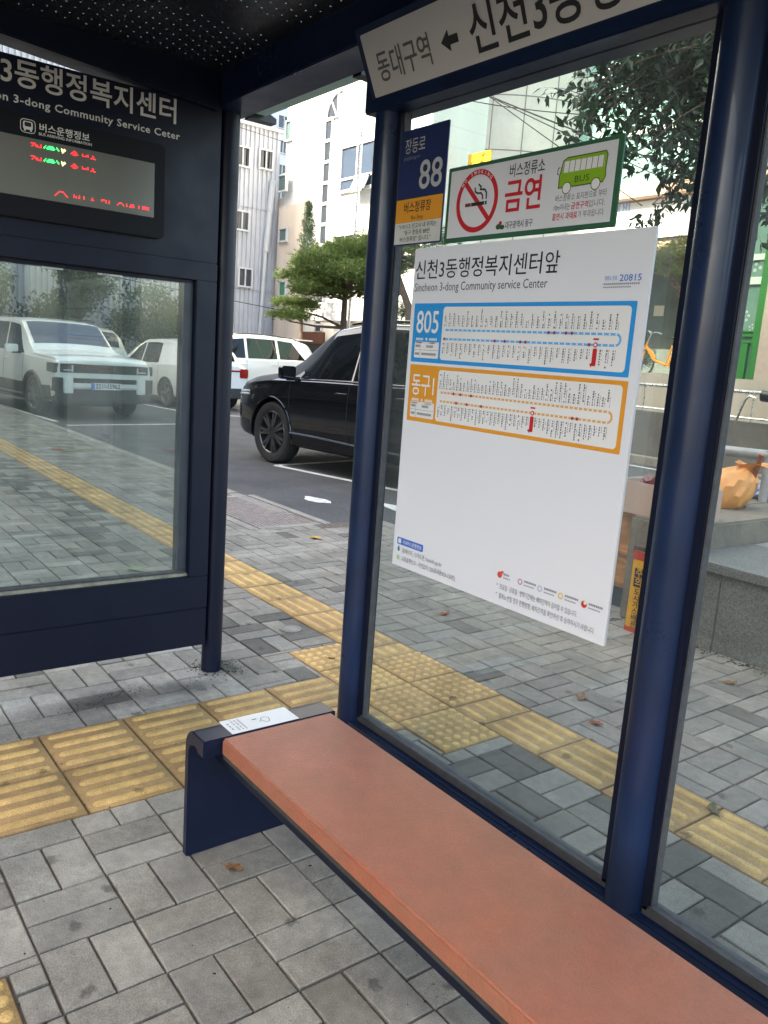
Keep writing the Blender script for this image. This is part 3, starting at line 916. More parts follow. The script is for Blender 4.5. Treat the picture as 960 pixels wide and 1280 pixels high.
def box_route(y0, y1, x0, x1, colr, num, numw, numh, hi_up, nst, red_ix, loop_mat, dots_up, dots_dn):
    b = MB(); flat(b, rrect(x0, x1, y0, y1, .003, 3), BM, .0006); bx = b.build('route_box', colr, rb)
    xi0 = x0 + .130; b = MB(); flat(b, rrect(xi0, x1 - .012, y0 + .010, y1 - .010, .010, 5), BM, .0011); b.build('route_field', WHITE_P, bx)
    b = MB(); text(b, num, BM, x0 + .064, y1 - .082, numh, numw, bold=.012, align='C', lift=.0012)
    for (a, c) in ((.018, .052), (.078, .112)):
        for t in range(6): rect(b, x0 + a + t * .0056, x0 + a + t * .0056 + .0042, y1 - .104, y1 - .097, BM, .0012)
        rect(b, x0 + a, x0 + c - .006, y1 - .112, y1 - .109, BM, .0012)
    disc(b, x0 + .065, y1 - .1, .004, BM, .0012, 8)
    flat(b, rrect(x0 + .014, x0 + .122, y0 + .012, y0 + .058, .004, 3), BM, .0012)
    b.build('route_number', WHITE_P, bx)
    b = MB()
    rect(b, x0 + .016, x0 + .120, y0 + .0342, y0 + .0352, BM, .0018); rect(b, x0 + .040, x0 + .041, y0 + .014, y0 + .056, BM, .0018)
    for r_ in range(2):
        for t in range(4): rect(b, x0 + .019 + t * .0048, x0 + .0226 + t * .0048, y0 + .02 + r_ * .022, y0 + .027 + r_ * .022, BM, .0018)
        for t in range(13 - 7 * r_): rect(b, x0 + .048 + r_ * .02 + t * .0050, x0 + .0517 + r_ * .02 + t * .0050, y0 + .02 + r_ * .022, y0 + .027 + r_ * .022, BM, .0018)
    b.build('small_print', INK_M, bx)
    # the line: out and back with a rounded turn
    ya, yb = y0 + (y1 - y0) * .56, y0 + (y1 - y0) * .41
    xa, xb = xi0 + .014, x1 - .045
    b = MB()
    rr = (ya - yb) / 2
    stroke(b, [(xa, ya)] + [(xb + rr * math.cos(a), (ya + yb) / 2 + rr * math.sin(a)) for a in [math.pi / 2 - math.pi * k / 12 for k in range(13)]] + [(xa, yb)], .0055, BM, .0016)
    b.build('route_line', loop_mat, bx)
    w = MB(); names = MB(); thin = MB(); red = MB(); rd = MB()
    dx = (xb - xa) / (nst - 1)
    for k in range(nst):
        x = xa + dx * k
        for up in (0, 1):
            y = ya if up else yb
            disc(w, x, y, .0026, BM, .0020, 10)
            if (up and k in dots_up) or (not up and k in dots_dn): disc(rd, x, y, .0042, BM, .0024, 10)
            L = random.uniform(.45, .98) * ((y1 - .014 - ya - .012) if up else (yb - y0 - .024))
            if not up and k == red_ix:
                L = (yb - y0 - .03)
                flat(red, rrect(x - .0062, x + .0062, yb - .010 - L, yb - .008, .003, 3), BM, .0020)
                disc(red, x, yb, .0062, BM, .0022, 12)
                flat(red, [(x - .012, yb - .006 - L), (x - .006, yb - .014 - L), (x - .004, yb - .002 - L)], BM, .0020)
                stroke(red, [(x - .008, yb + .013), (x + .008, yb + .013)], .004, BM, .002)
                continue
            # two columns: the Korean name and a finer romanised line, as tiny upright marks
            for (off, wd, tgt, gap) in ((-.0028, .0046, names, .0061), (.0026, .0020, thin, .0052)):
                LL = L * (1 if tgt is names else random.uniform(.5, .95)); t = .0
                while t < LL:
                    if random.random() < .93:
                        a = (y + .010 + t) if up else (y - .010 - t - gap * .8)
                        jx = random.uniform(-.0004, .0004)
                        rect(tgt, x + off - wd / 2 + jx, x + off + wd * random.uniform(.1, .5) + jx, a, a + gap * random.uniform(.55, .85), BM, .0016)
                    t += gap
    w.build('stop_dots', WHITE_P, bx)['kind'] = 'stuff'; names.build('stop_names', INK_G, bx)['kind'] = 'stuff'; thin.build('stop_names', INK_M, bx)['kind'] = 'stuff'; red.build('this_stop_mark', INK_R, bx); rd.build('transfer_dot', mat('transfer_dot', '#a03040', .6), bx)
    b = MB(); disc(b, xa + dx * red_ix, yb, .0034, BM, .0027, 10); b.build('stop_dot', WHITE_P, bx)
LB = mat('line_blue', '#5aaee6', .5); LO = mat('line_orange', '#e0aa66', .5)
box_route(.620, .786, .017, .790, CYAN, '805', .098, .064, 0, 33, 29, LB, (21, 22, 24, 25), (0, 11, 13, 16, 17, 28))
box_route(.448, .612, .018, .792, ORANGE, '동구1', .100, .050, 0, 42, 25, LO, (4, 6, 9), (5, 8, 12, 34, 35))
k1 = MB(); text(k1, '20815', BM, .735, .829, .015, .058, bold=.01, lift=.0012); text(k1, '정류소 번호', BM, .694, .832, .008, .034, lift=.0012)
k1.build('stop_number', INK_B, rb)
k1 = MB()
for t in range(18): rect(k1, .692 + t * .0055, .696 + t * .0055, .8215, .8250, BM, .0012)
for t in range(14): rect(k1, .692 + t * .0055, .696 + t * .0055, .8150, .8175, BM, .0012)
k1.build('small_print', INK_M, rb)
k1 = MB(); flat(k1, rrect(.018, .142, .068, .090, .004, 3), BM, .0008); fb = k1.build('footer_tag', INK_B, rb)
k1 = MB(); text(k1, '시내버스운행정보', BM, .045, .0735, .0105, .090, bold=.01, lift=.0014)
flat(k1, rrect(.024, .038, .072, .086, .002, 2), BM, .0014); k1.build('lettering', WHITE_P, fb)
k1 = MB()
text(k1, '홈페이지, 스마트폰: businfo.go.kr', BM, .046, .046, .0125, .185, lift=.0012)
text(k1, '교통불편신고 : 국번없이 120(휴대폰053-120번)', BM, .046, .021, .0125, .245, lift=.0012)
text(k1, '•', BM, .454, .050, .012, lift=.0012); text(k1, '•', BM, .454, .026, .012, lift=.0012)
text(k1, '토요일 · 공휴일 · 방학기간에는 배차간격이 길어질 수 있습니다.', BM, .466, .046, .0125, .262, lift=.0012)
text(k1, '출퇴노선일 경우 진행방향, 배차간격을 확인하신 후 승차하시기 바랍니다.', BM, .466, .021, .0125, .318, lift=.0012)
k1.build('footer_text', INK_G, rb)
k1 = MB(); disc(k1, .028, .052, .006, BM, .0012, 10); flat(k1, [(.022, .056), (.034, .056), (.028, .066)], BM, .0012); k1.build('footer_icon', mat('drop_blue', '#4f86a8', .6), rb)
k1 = MB(); flat(k1, rrect(.021, .035, .020, .034, .002, 2), BM, .0012); k1.build('footer_icon', mat('pale_green_print', '#b8c9a6', .6), rb)
for k, (x, c) in enumerate(((.462, '#d14a45'), (.536, '#c59aa5'), (.604, '#b9c3d2'), (.672, '#dcc77e'), (.745, '#c8352f'))):
    k1 = MB()
    if k in (1, 2, 3): annulus(k1, x, .083, .0045, .0085, BM, .0012, 16)
    else:
        disc(k1, x, .083, .0088, BM, .0012, 16)
        if k == 0: rect(k1, x + .004, x + .013, .088, .095, BM, .0014)
    k1.build('legend_icon', mat('legend_ink', c, .6), rb)
    if k == 4:
        k1 = MB(); disc(k1, x + .003, .087, .0045, BM, .0016, 12); k1.build('legend_icon', mat('legend_white', (.8, .75, .6), .6), rb)
    k1 = MB()
    for t in range(4 if k == 0 else 8): rect(k1, x + .014 + t * .0052, x + .018 + t * .0052, .085, .0905, BM, .0012)
    for t in range(5 if k == 0 else 7): rect(k1, x + .014 + t * .0050, x + .0178 + t * .0050, .0765, .0795, BM, .0012)
    k1.build('legend_text', INK_M, rb)

# ------------------------------------------------------------------ no smoking sign
NMX = frame((.598, .098, 1.775), (1, 0, 0), (0, 0, 1))
NW, NH = .580, .196
GRN = mat('green_frame', '#2f6248', .5, var=.1, vscale=9)
ns = thing('no_smoking_sign', (.598 + NW / 2, .104, 1.775), 'white no smoking sign with green border and green bus picture above route board', 'sign')
m_ = MB(); m_.prism(rrect(0, NW, 0, NH, .003, 2), -.006, NMX); m_.build('panel', GRN, ns, bevel=.0006)
m_ = MB(); rect(m_, .012, NW - .014, .012, NH - .010, NMX, .0006); m_.build('field', mat('sign_field', (.70, .71, .76), .45, var=.03, vscale=3), ns)
m_ = MB(); annulus(m_, .122, .100, .066, .0795, NMX, .0012, 48)
stroke(m_, [(.074, .148), (.170, .052)], .013, NMX, .0008); m_.build('prohibition_ring', INK_R, ns)
m_ = MB()
rect(m_, .078, .100, .088, .097, NMX, .0011); m_.build('cigarette', mat('cigarette_filter', '#7a3a3a', .6), ns)
m_ = MB(); rect(m_, .102, .152, .088, .097, NMX, .0014); rect(m_, .155, .161, .088, .097, NMX, .0014)
stroke(m_, [(.112, .135), (.114, .124), (.124, .119), (.136, .119), (.143, .112), (.144, .102)], .0048, NMX, .0014)
stroke(m_, [(.125, .142), (.135, .134), (.133, .128), (.150, .126), (.157, .118), (.158, .102)], .0048, NMX, .0014)
m_.build('cigarette', INK, ns)
m_ = MB()
for i, ch in enumerate('NO SMOKING'):
    a = R(142 - 10.4 * i)
    MMx = NMX @ Matrix.Translation((.122 + .0690 * math.cos(a), .100 + .0690 * math.sin(a), 0)) @ Matrix.Rotation(a - math.pi / 2, 4, 'Z')
    if ch != ' ': text(m_, ch, MMx, 0, 0, .0085, bold=.02, align='C', lift=.0018)
m_.build('ring_lettering', WHITE_P, ns)
m_ = MB(); text(m_, '버스정류소', NMX, .236, .147, .026, .118, bold=.01, lift=.0012)
text(m_, '대구광역시 동구', NMX, .238, .022, .0145, .093, bold=.012, lift=.0012); m_.build('lettering', INK, ns)
m_ = MB(); text(m_, '금연', NMX, .226, .068, .062, .124, bold=.022, lift=.0012)
text(m_, '금연구역', NMX, .449, .0500, .0125, .050, bold=.015, lift=.0012)
text(m_, '흡연시 과태료', NMX, .394, .0290, .0125, .076, bold=.015, lift=.0012); m_.build('lettering', INK_R, ns)
m_ = MB(); text(m_, '버스정류소 표지판으로 부터', NMX, .398, .0705, .0125, .150, lift=.0012)
text(m_, '10m이내는', NMX, .396, .0500, .0125, .050, lift=.0012); text(m_, '입니다.', NMX, .501, .0500, .0125, .046, lift=.0012)
text(m_, '가 부과됩니다.', NMX, .472, .0290, .0125, .076, lift=.0012)
m_.build('lettering', INK_G, ns)
m_ = MB(); disc(m_, .212, .028, .009, NMX, .0012, 12, .007); disc(m_, .226, .026, .009, NMX, .0012, 12, .006); m_.build('emblem', GRN, ns)
m_ = MB(); disc(m_, .219, .036, .0055, NMX, .0014, 12); m_.build('emblem', INK_R, ns)
BG = mat('bus_green', '#86b52b', .5)
m_ = MB()
bo = [(.404, .100), (.534, .100), (.541, .112), (.539, .126), (.541, .158), (.536, .166), (.424, .166), (.412, .160), (.404, .128)]
flat(m_, bo, NMX, .0012); bp = m_.build('bus_picture', BG, ns)
m_ = MB()
stroke(m_, bo, .0022, NMX, .0018, closed=True)
stroke(m_, [(.404, .147), (.398, .145), (.397, .133), (.401, .131)], .0022, NMX, .0018)
for cx in (.430, .515): annulus(m_, cx, .098, .0118, .0136, NMX, .0026, 24)
for k in range(8): stroke(m_, [(.415 + k * .0166, .133), (.416 + k * .0166, .158)], .0016, NMX, .0022)
text(m_, 'BUS', NMX, .452, .108, .015, .042, bold=0.0, lift=.0018)
m_.build('bus_outline', mat('outline_green', '#33491c', .6), bp)
m_ = MB(); rect(m_, .413, .533, .133, .158, NMX, .0016)
for cx in (.430, .515): disc(m_, cx, .098, .012, NMX, .0024, 24)
m_.build('bus_window', WHITE_P, bp)

# ------------------------------------------------------------------ street number plate
AM = frame((.372, .096, 1.780), (1, 0, 0), (0, 0, 1)); AW, AH = .214, .320
ap = thing('address_plate', (.48, .1, 1.78), 'navy street number plate 88 with orange band beside the post', 'plate')
m_ = MB(); m_.prism(rrect(0, AW, 0, AH, .004, 3), -.004, AM); m_.build('plate', mat('plate_navy', '#22305e', .45, var=.1, vscale=7), ap, bevel=.0006)
m_ = MB(); rect(m_, .002, AW - .003, .064, .129, AM, .0006); m_.build('orange_band', ORANGE, ap)
m_ = MB(); rect(m_, .002, AW - .003, .004, .0638, AM, .0006); m_.build('white_band', mat('band_white', (.62, .63, .6), .5, var=.1, vscale=9), ap)
m_ = MB(); text(m_, '장등로', AM, .026, .258, .033, .090, lift=.0012); text(m_, '88', AM, .100, .152, .080, .100, bold=.012, lift=.0012)
m_.build('lettering', mat('plate_lettering', (.46, .47, .48), .6), ap)
m_ = MB(); text(m_, 'Jangdeung-ro', AM, .022, .238, .011, .075, lift=.0012); m_.build('lettering', mat('dim_lettering', (.2, .22, .32), .6), ap)
m_ = MB(); text(m_, '버스정류장', AM, .040, .093, .024, .122, bold=.012, lift=.0012); text(m_, 'Bus Stop', AM, .076, .071, .011, .054, lift=.0012)
text(m_, '"119,112 신고시 내 위치는', AM, .020, .047, .0115, .172, bold=.008, lift=.0012)
text(m_, '"동구 장등로 88번', AM, .046, .029, .0115, .118, bold=.008, lift=.0012)
text(m_, '버스정류장" 입니다."', AM, .030, .011, .0115, .140, bold=.008, lift=.0012)
m_.build('lettering', INK, ap)

# ------------------------------------------------------------------ cars
CG = mat('car_glass', (.004, .005, .006), .03, spec=.45)
CGL = mat('car_glass_grey', (.012, .014, .018), .04, spec=.7)
TYRE = mat('tyre_rubber', (.018, .018, .019), .8, var=.3, vscale=20)
RIM = mat('alloy_grey', (.20, .20, .21), .35, .8)
RIMB = mat('alloy_dark', (.11, .115, .12), .3, .8)
CHROME = mat('chrome', (.6, .6, .62), .12, 1.0)
CLAD = mat('dark_cladding', (.035, .036, .038), .55, var=.2)
SEAM = mat('panel_gap', (.006, .006, .006), .7)
LAMP_R = mat('red_lamp', (.30, .008, .012), .15, coat=.5)
LAMP_W = mat('clear_lamp', (.55, .57, .6), .1, coat=.5)
PLATE = mat('plate_white', (.72, .73, .74), .5)

def car(name, label, pos, yaw, S, paint, details):
    """S: dict of station arrays (front at +x). built at the origin pointing +X, then moved."""
    root = thing(name, (0, 0, 0), label, 'car', 'cars parked in the car park')
    xs = np.array(S['x'], float)
    N = 84
    X = np.linspace(xs[0], xs[-1], N)
    sm = {}
    for k in ('zb', 'zs', 'zt', 'wb', 'wt'):
        a = np.interp(X, xs, S[k])
        for _ in range(2):
            b = a.copy(); b[1:-1] = (a[:-2] + 2 * a[1:-1] + a[2:]) / 4; a = b
        sm[k] = a
    def par(x): return {k: float(np.interp(x, X, sm[k])) for k in sm}
    def section(q):
        zb, zs, zt, wb, wt = q['zb'], q['zs'], q['zt'], q['wb'], q['wt']
        h = zs - zb
        r = min(.06, max(.008, (zt - zs) * .4))
        return [(0, zb), (wb * .84, zb), (wb * .95, zb + .03), (wb * .985, zb + .12 * h), (wb * 1.0, zb + .38 * h), (wb * 1.0, zb + .62 * h), (wb * .985, zb + .86 * h),
                (wb * .965, zs - .02), (wb * .94, zs), (wt + .012, zt - r), (wt - .012, zt - r * .45), (wt - .05, zt - r * .12), (wt - .14, zt), (wt * .45, zt + .018), (0, zt + .024)]
    vs = []; fs = []
    ns_ = len(section(par(0)))
    full = 2 * ns_ - 2
    for x in X:
        s = section(par(x))
        ring = [(x, y, z) for y, z in s] + [(x, -y, z) for y, z in s[-2:0:-1]]
        vs += ring
    for i in range(N - 1):
        for k in range(full):
            k2 = (k + 1) % full
            fs.append((i * full + k, i * full + k2, (i + 1) * full + k2, (i + 1) * full + k))
    fs.append(tuple(range(full))); fs.append(tuple(range((N - 1) * full, N * full))[::-1])
    me = bpy.data.meshes.new('body'); me.from_pydata(vs, [], fs)
    bm = bmesh.new(); bm.from_mesh(me); bmesh.ops.recalc_face_normals(bm, faces=bm.faces)
    # soften the nose and tail edges
    es = [e for e in bm.edges if e.calc_face_angle(0) > R(50) and (all(abs(v.co.x - X[0]) < 1e-4 for v in e.verts) or all(abs(v.co.x - X[-1]) < 1e-4 for v in e.verts))]
    bmesh.ops.bevel(bm, geom=es, offset=S.get('nose_r', .04), segments=3, affect='EDGES', clamp_overlap=True)
    bm.to_mesh(me); bm.free()
    wr, ww, wxs, tr = S['wr'], S['ww'], S['wx'], S['track']
    tmp = bpy.data.objects.new('tmp', me); col.objects.link(tmp)
    cb = MB()
    arch = wr * 1.13
    for wx in wxs:
        for s in (-1, 1):
            Mx = frame((wx, s * (tr - ww - .06), wr), (1, 0, 0), (0, 0, 1) if s < 0 else (0, 0, -1))
            cb.lathe([(0, 0), (arch, 0), (arch, .5), (0, .5)], Mx, 40)
    cut = cb.build('cut', BLACKM)
    bmc = bmesh.new(); bmc.from_mesh(cut.data); bmesh.ops.remove_doubles(bmc, verts=bmc.verts, dist=1e-5); bmesh.ops.recalc_face_normals(bmc, faces=bmc.faces); bmc.to_mesh(cut.data); bmc.free()
    md = tmp.modifiers.new('b', 'BOOLEAN'); md.operation = 'DIFFERENCE'; md.object = cut; md.solver = 'EXACT'
    dg = bpy.context.evaluated_depsgraph_get()
    nm = bpy.data.meshes.new_from_object(tmp.evaluated_get(dg))
    bpy.data.objects.remove(tmp); bpy.data.objects.remove(cut)
    nm.materials.clear(); nm.materials.append(paint); nm.materials.append(BLACKM); nm.materials.append(CLAD)
    skirt = S.get('skirt', 0)
    for p in nm.polygons:
        c = p.center; mi = 0
        for wx in wxs:
            if math.hypot(c.x - wx, c.z - wr) < arch * 1.004 and abs(c.y) > .3 and abs(c.y) < S['wb'][len(xs) // 2] * .995: mi = 1
        if p.normal.z < -.8: mi = 1
        if mi == 0 and c.z < skirt: mi = 2
        p.material_index = mi
    nm.polygons.foreach_set('use_smooth', [True] * len(nm.polygons)); nm.set_sharp_from_angle(angle=R(32))
    body = bpy.data.objects.new('body', nm); col.objects.link(body); body.parent = root
    # --- surface lookups
    def side_pt(x, t, s, off=0.0):
        q = par(x); a = section(q)[8]; b = section(q)[9]
        y = a[0] + (b[0] - a[0]) * t; z = a[1] + (b[1] - a[1]) * t
        n = Vector((0, b[1] - a[1], -(b[0] - a[0]))).normalized()
        return Vector((x, s * (y + n.y * off), z + n.z * off))
    def body_pt(x, z, s, off=0.0):
        sec = section(par(x))[1:9]
        zz = [p[1] for p in sec]; yy = [p[0] for p in sec]
        return Vector((x, s * (float(np.interp(z, zz, yy)) + off), z))
    def top_pt(x, v, off=0.0):
        q = par(x); w = q['wt'] - .02
        z = q['zt'] + .024 * (1 - min(1, abs(v)) ** 2)
        if abs(v) > .88: z -= (abs(v) - .88) * .12
        q2 = par(x + .02); sl = (q2['zt'] - q['zt']) / .02
        n = Vector((-sl, 0, 1)).normalized()
        return Vector((x, v * w, z)) + n * off
    def skin(fn, nu, nv, off, m, nme, parent, th=.012):
        b = MB(); vs = []; fs = []
        for l, o in ((0, off), (1, off - th)):
            for i in range(nu + 1):
                for j in range(nv + 1): vs.append(fn(i / nu, j / nv, o))
        W = nv + 1; L = (nu + 1) * W
        for i in range(nu):
            for j in range(nv):
                a = i * W + j; fs.append((a, a + 1, a + W + 1, a + W)); fs.append((L + a, L + a + W, L + a + W + 1, L + a + 1))
        rim = [i * W for i in range(nu + 1)] + [nu * W + j for j in range(1, nv + 1)] + [i * W + nv for i in range(nu - 1, -1, -1)] + [j for j in range(nv - 1, 0, -1)]
        for a, c in zip(rim, rim[1:] + rim[:1]): fs.append((a, c, L + c, L + a))
        b.add(vs, fs); return b.build(nme, m, parent, smooth=True)
    glass = S.get('glass', CG)
    for s in (-1, 1):
        for (b0, b1, t0, t1) in S['windows']:
            def fn(u, v, o, b0=b0, b1=b1, t0=t0, t1=t1, s=s):
                t = .04 + .90 * v
                x = (b0 + (t0 - b0) * v) + ((b1 + (t1 - b1) * v) - (b0 + (t0 - b0) * v)) * u
                return side_pt(x, t, s, o)
            skin(fn, 12, 5, .006, glass, 'window', body)
        if S.get('trim'):
            b = MB(); b.tube([side_pt(x, .01, s, .009) for x in np.linspace(S['trim'][0], S['trim'][1], 24)], .008, 6); b.build('window_trim', CHROME, body)
        for x in S['seams']:
            b = MB(); zs = par(x)['zs']; b.tube([body_pt(x + .02 * math.sin(3 * (z - .4)), z, s, .0005) for z in np.linspace(.36, zs - .03, 12)], .004, 5); b.build('door_seam', SEAM, body)
        for x, z in S['handles']:
            b = MB(); b.tube([body_pt(x - .1, z, s, .006), body_pt(x - .06, z, s, .028), body_pt(x + .06, z, s, .028), body_pt(x + .1, z, s, .006)], .011, 8); b.build('door_handle', S.get('handle_mat', paint), body, smooth=True)
        # mirror
        mx, mz = S['mirror']
        b = MB(); c = side_pt(mx, .0, s)
        Mx = frame((c.x, c.y + s * .17, c.z + .075), (0, s, 0), (0, 0, 1))
        b.prism(rrect(-.115, .115, -.075, .075, .04), .09, Mx @ Matrix.Translation((0, 0, -.045)))
        mo = b.build('mirror', S.get('mirror_mat', paint), body, bevel=.015)
        b = MB(); b.box(c.x - .03, c.x + .03, c.y - .03 if s > 0 else c.y + .03, c.y + s * .16, c.z - .015, c.z + .03); b.build('mirror_foot', BLACKM, mo)
        if skirt or S.get('archclad'):
            for wx in wxs:
                b = MB(); b.tube([body_pt(wx + arch * math.cos(a), wr + arch * math.sin(a), s, .004) if wr + arch * math.sin(a) > .25 else body_pt(wx + arch * math.cos(a), .25, s, .004)
                                  for a in np.linspace(R(-12), R(192), 26)], .03 if skirt else .013, 6)
                b.build('wheel_arch', CLAD if skirt else paint, body, smooth=True)
    for nme, (x0, x1, w0, w1, m) in S['screens'].items():
        def fn(u, v, o, x0=x0, x1=x1, w0=w0, w1=w1):
            x = x0 + (x1 - x0) * u; w = w0 + (w1 - w0) * u
            return top_pt(x, (2 * v - 1) * w, o)
        skin(fn, 12, 10, .006, m or glass, nme, body)
    # wheels
    def wheel(wx, s):
        Mx = frame((wx, s * (tr - ww / 2), wr), (1, 0, 0), (0, 0, 1) if s < 0 else (0, 0, -1))   # local z points outward
        h = ww / 2; rr = wr * S.get('rimk', .69)
        b = MB(); b.lathe([(rr, h * .86), (wr * .80, h * 1.0), (wr * .93, h * .97), (wr * .985, h * .78), (wr, h * .5), (wr, -h * .5), (wr * .985, -h * .8), (wr * .9, -h), (rr, -h)], Mx, 40)
        ty = b.build('tyre', TYRE, None, smooth=True)
        w_ = bpy.data.objects.new('wheel', None); col.objects.link(w_); w_.parent = root
        ty.parent = w_
        b = MB(); b.lathe([(rr, -h * .5), (rr * 1.01, h * .80), (rr * .97, h * .86), (rr * .94, h * .78), (rr * .92, -h * .3), (0, -h * .3)], Mx, 40)
        n = S.get('spokes', 10)
        for k in range(n):
            a = 2 * math.pi * k / n
            for d in ((-.12, .12) if S.get('split') else (0,)):
                Ms = Mx @ Matrix.Rotation(a, 4, 'Z')
                b.prism([(rr * .1, -.022), (rr * .93, -.015 + d * rr), (rr * .93, .015 + d * rr), (rr * .1, .022)], .03, Ms @ Matrix.Translation((0, 0, h * .62)))
        b.lathe([(0, h * .84), (rr * .14, h * .84), (rr * .2, h * .7), (rr * .2, h * .4)], Mx, 20)
        b.build('rim', S.get('rim', RIM), w_)
    for wx in wxs:
        for s in (-1, 1): wheel(wx, s)
    b = MB(); b.box(S['x'][0] + .5, S['x'][-1] - .5, -.6, .6, .2, .4); b.build('underbody', BLACKM, body)
    details(root, body, body_pt, side_pt, top_pt, par)
    root.location = pos; root.rotation_euler = (0, 0, yaw)
    return root

BLACKP = mat('black_car_paint', (.004, .004, .005), .10, coat=.55, spec=.4)
WHITEP = mat('white_car_paint', (.74, .75, .74), .3, coat=.8)
PEARL = mat('pearl_car_paint', (.70, .71, .67), .3, coat=.8)
GREYP = mat('beige_car_paint', (.45, .42, .36), .3, coat=.8)

# black SUV, nose to the left of the picture
SUV = dict(x=[-2.36, -2.30, -2.1, -1.6, -.9, -.1, .55, 1.18, 1.45, 1.9, 2.18, 2.30],
           zb=[.50, .36, .27, .24, .24, .24, .24, .24, .25, .26, .30, .40],
           zs=[1.02, 1.06, 1.09, 1.09, 1.08, 1.065, 1.05, 1.03, 1.02, .97, .89, .80],
           zt=[1.10, 1.30, 1.56, 1.68, 1.715, 1.72, 1.64, 1.24, 1.10, 1.03, .94, .83],
           wb=[.86, .91, .95, .975, .975, .975, .975, .97, .965, .95, .90, .80],
           wt=[.66, .66, .68, .70, .71, .71, .70, .72, .80, .84, .82, .72],
           wr=.375, ww=.25, wx=(1.42, -1.40), track=.955, rim=RIMB, spokes=7, split=True, archclad=True,
           windows=[(.02, 1.10, .02, .50), (-.98, -.06, -.95, -.06), (-1.72, -1.06, -1.56, -1.03)], trim=(-1.7, 1.12),
           seams=[1.05, -.02, -1.0], handles=[(.12, .93), (-.88, .95)], mirror=(.98, 1.03),
           screens={'windscreen': (1.16, .56, .93, .93, None), 'rear_window': (-2.26, -2.06, .85, .85, None)})
def d_black(root, body, bp, sp, tp, par):
    for s in (-1, 1):
        b = MB(); b.tube([bp(x, .40 + .015 * math.sin(x * 2), s, .006) for x in np.linspace(-.95, 1.02, 16)], .014, 6); b.build('sill_trim', CHROME, body)
        b = MB()
        for k in range(2):
            b.tube([bp(x, .80 + .035 * k - .06 * (x - 2.0), s, .004) for x in np.linspace(1.92, 2.28, 8)], .014, 8)
        b.build('headlight', LAMP_W, body, smooth=True)
        b = MB(); b.tube([bp(x, .98, s, .004) for x in np.linspace(-2.05, -2.3, 6)], .03, 8); b.build('tail_light', LAMP_R, body)
        b = MB(); b.tube([bp(x, .80 + .05 * math.cos((x) * 1.0), s, .001) for x in np.linspace(-1.9, 1.7, 30)], .006, 5); b.build('body_crease', BLACKP, body, smooth=True)
        b = MB(); b.tube([tp(x, s * .97, .035) for x in np.linspace(-1.7, .3, 12)], .014, 8); b.build('roof_rail', BLACKP, body)
    b = MB(); b.box(2.27, 2.305, -.55, .55, .42, .70); b.build('grille', BLACKM, body, bevel=.01)
    b = MB(); b.box(2.306, 2.312, -.26, .26, .48, .59); b.build('number_plate', PLATE, body)
yawb = math.atan2(-.44, -2.77)
fwp = Vector((-7.40, 4.06, 0))
ctr = fwp - Vector((math.cos(yawb), math.sin(yawb), 0)) * 1.42
car('parked_car', 'glossy black SUV parked side on behind the shelter post', (ctr.x + .17, ctr.y + .82, ROADZ), yawb, SUV, BLACKP, d_black).scale = (1.02, 1.02, 1.09)

# boxy pearl white SUV facing the camera through the end glass
BOX = dict(x=[-2.38, -2.34, -2.1, -1.5, -.8, 0, .45, .98, 1.20, 1.8, 2.22, 2.33],
           zb=[.45, .38, .30, .26, .26, .26, .26, .26, .27, .28, .32, .38],
           zs=[1.10, 1.12, 1.13, 1.13, 1.12, 1.11, 1.10, 1.09, 1.08, 1.06, 1.04, 1.00],
           zt=[1.60, 1.68, 1.72, 1.74, 1.75, 1.745, 1.70, 1.28, 1.16, 1.13, 1.10, 1.02],
           wb=[.90, .92, .94, .95, .95, .95, .95, .95, .95, .94, .93, .90],
           wt=[.74, .75, .76, .77, .77, .77, .76, .80, .86, .87, .86, .80],
           wr=.37, ww=.24, wx=(1.40, -1.42), track=.945, spokes=10, skirt=.50, nose_r=.03, glass=CGL,
           windows=[(.0, .90, .0, .46), (-1.0, -.08, -.98, -.08), (-1.9, -1.1, -1.85, -1.08)],
           seams=[.92, -.04, -1.05], handles=[(.1, .98), (-.9, .98)], mirror=(.72, 1.10),
           screens={'windscreen': (.97, .47, .94, .94, mat('windscreen_blue', (.035, .045, .075), .06, spec=.8)), 'rear_window': (-2.3, -2.2, .8, .8, None)})
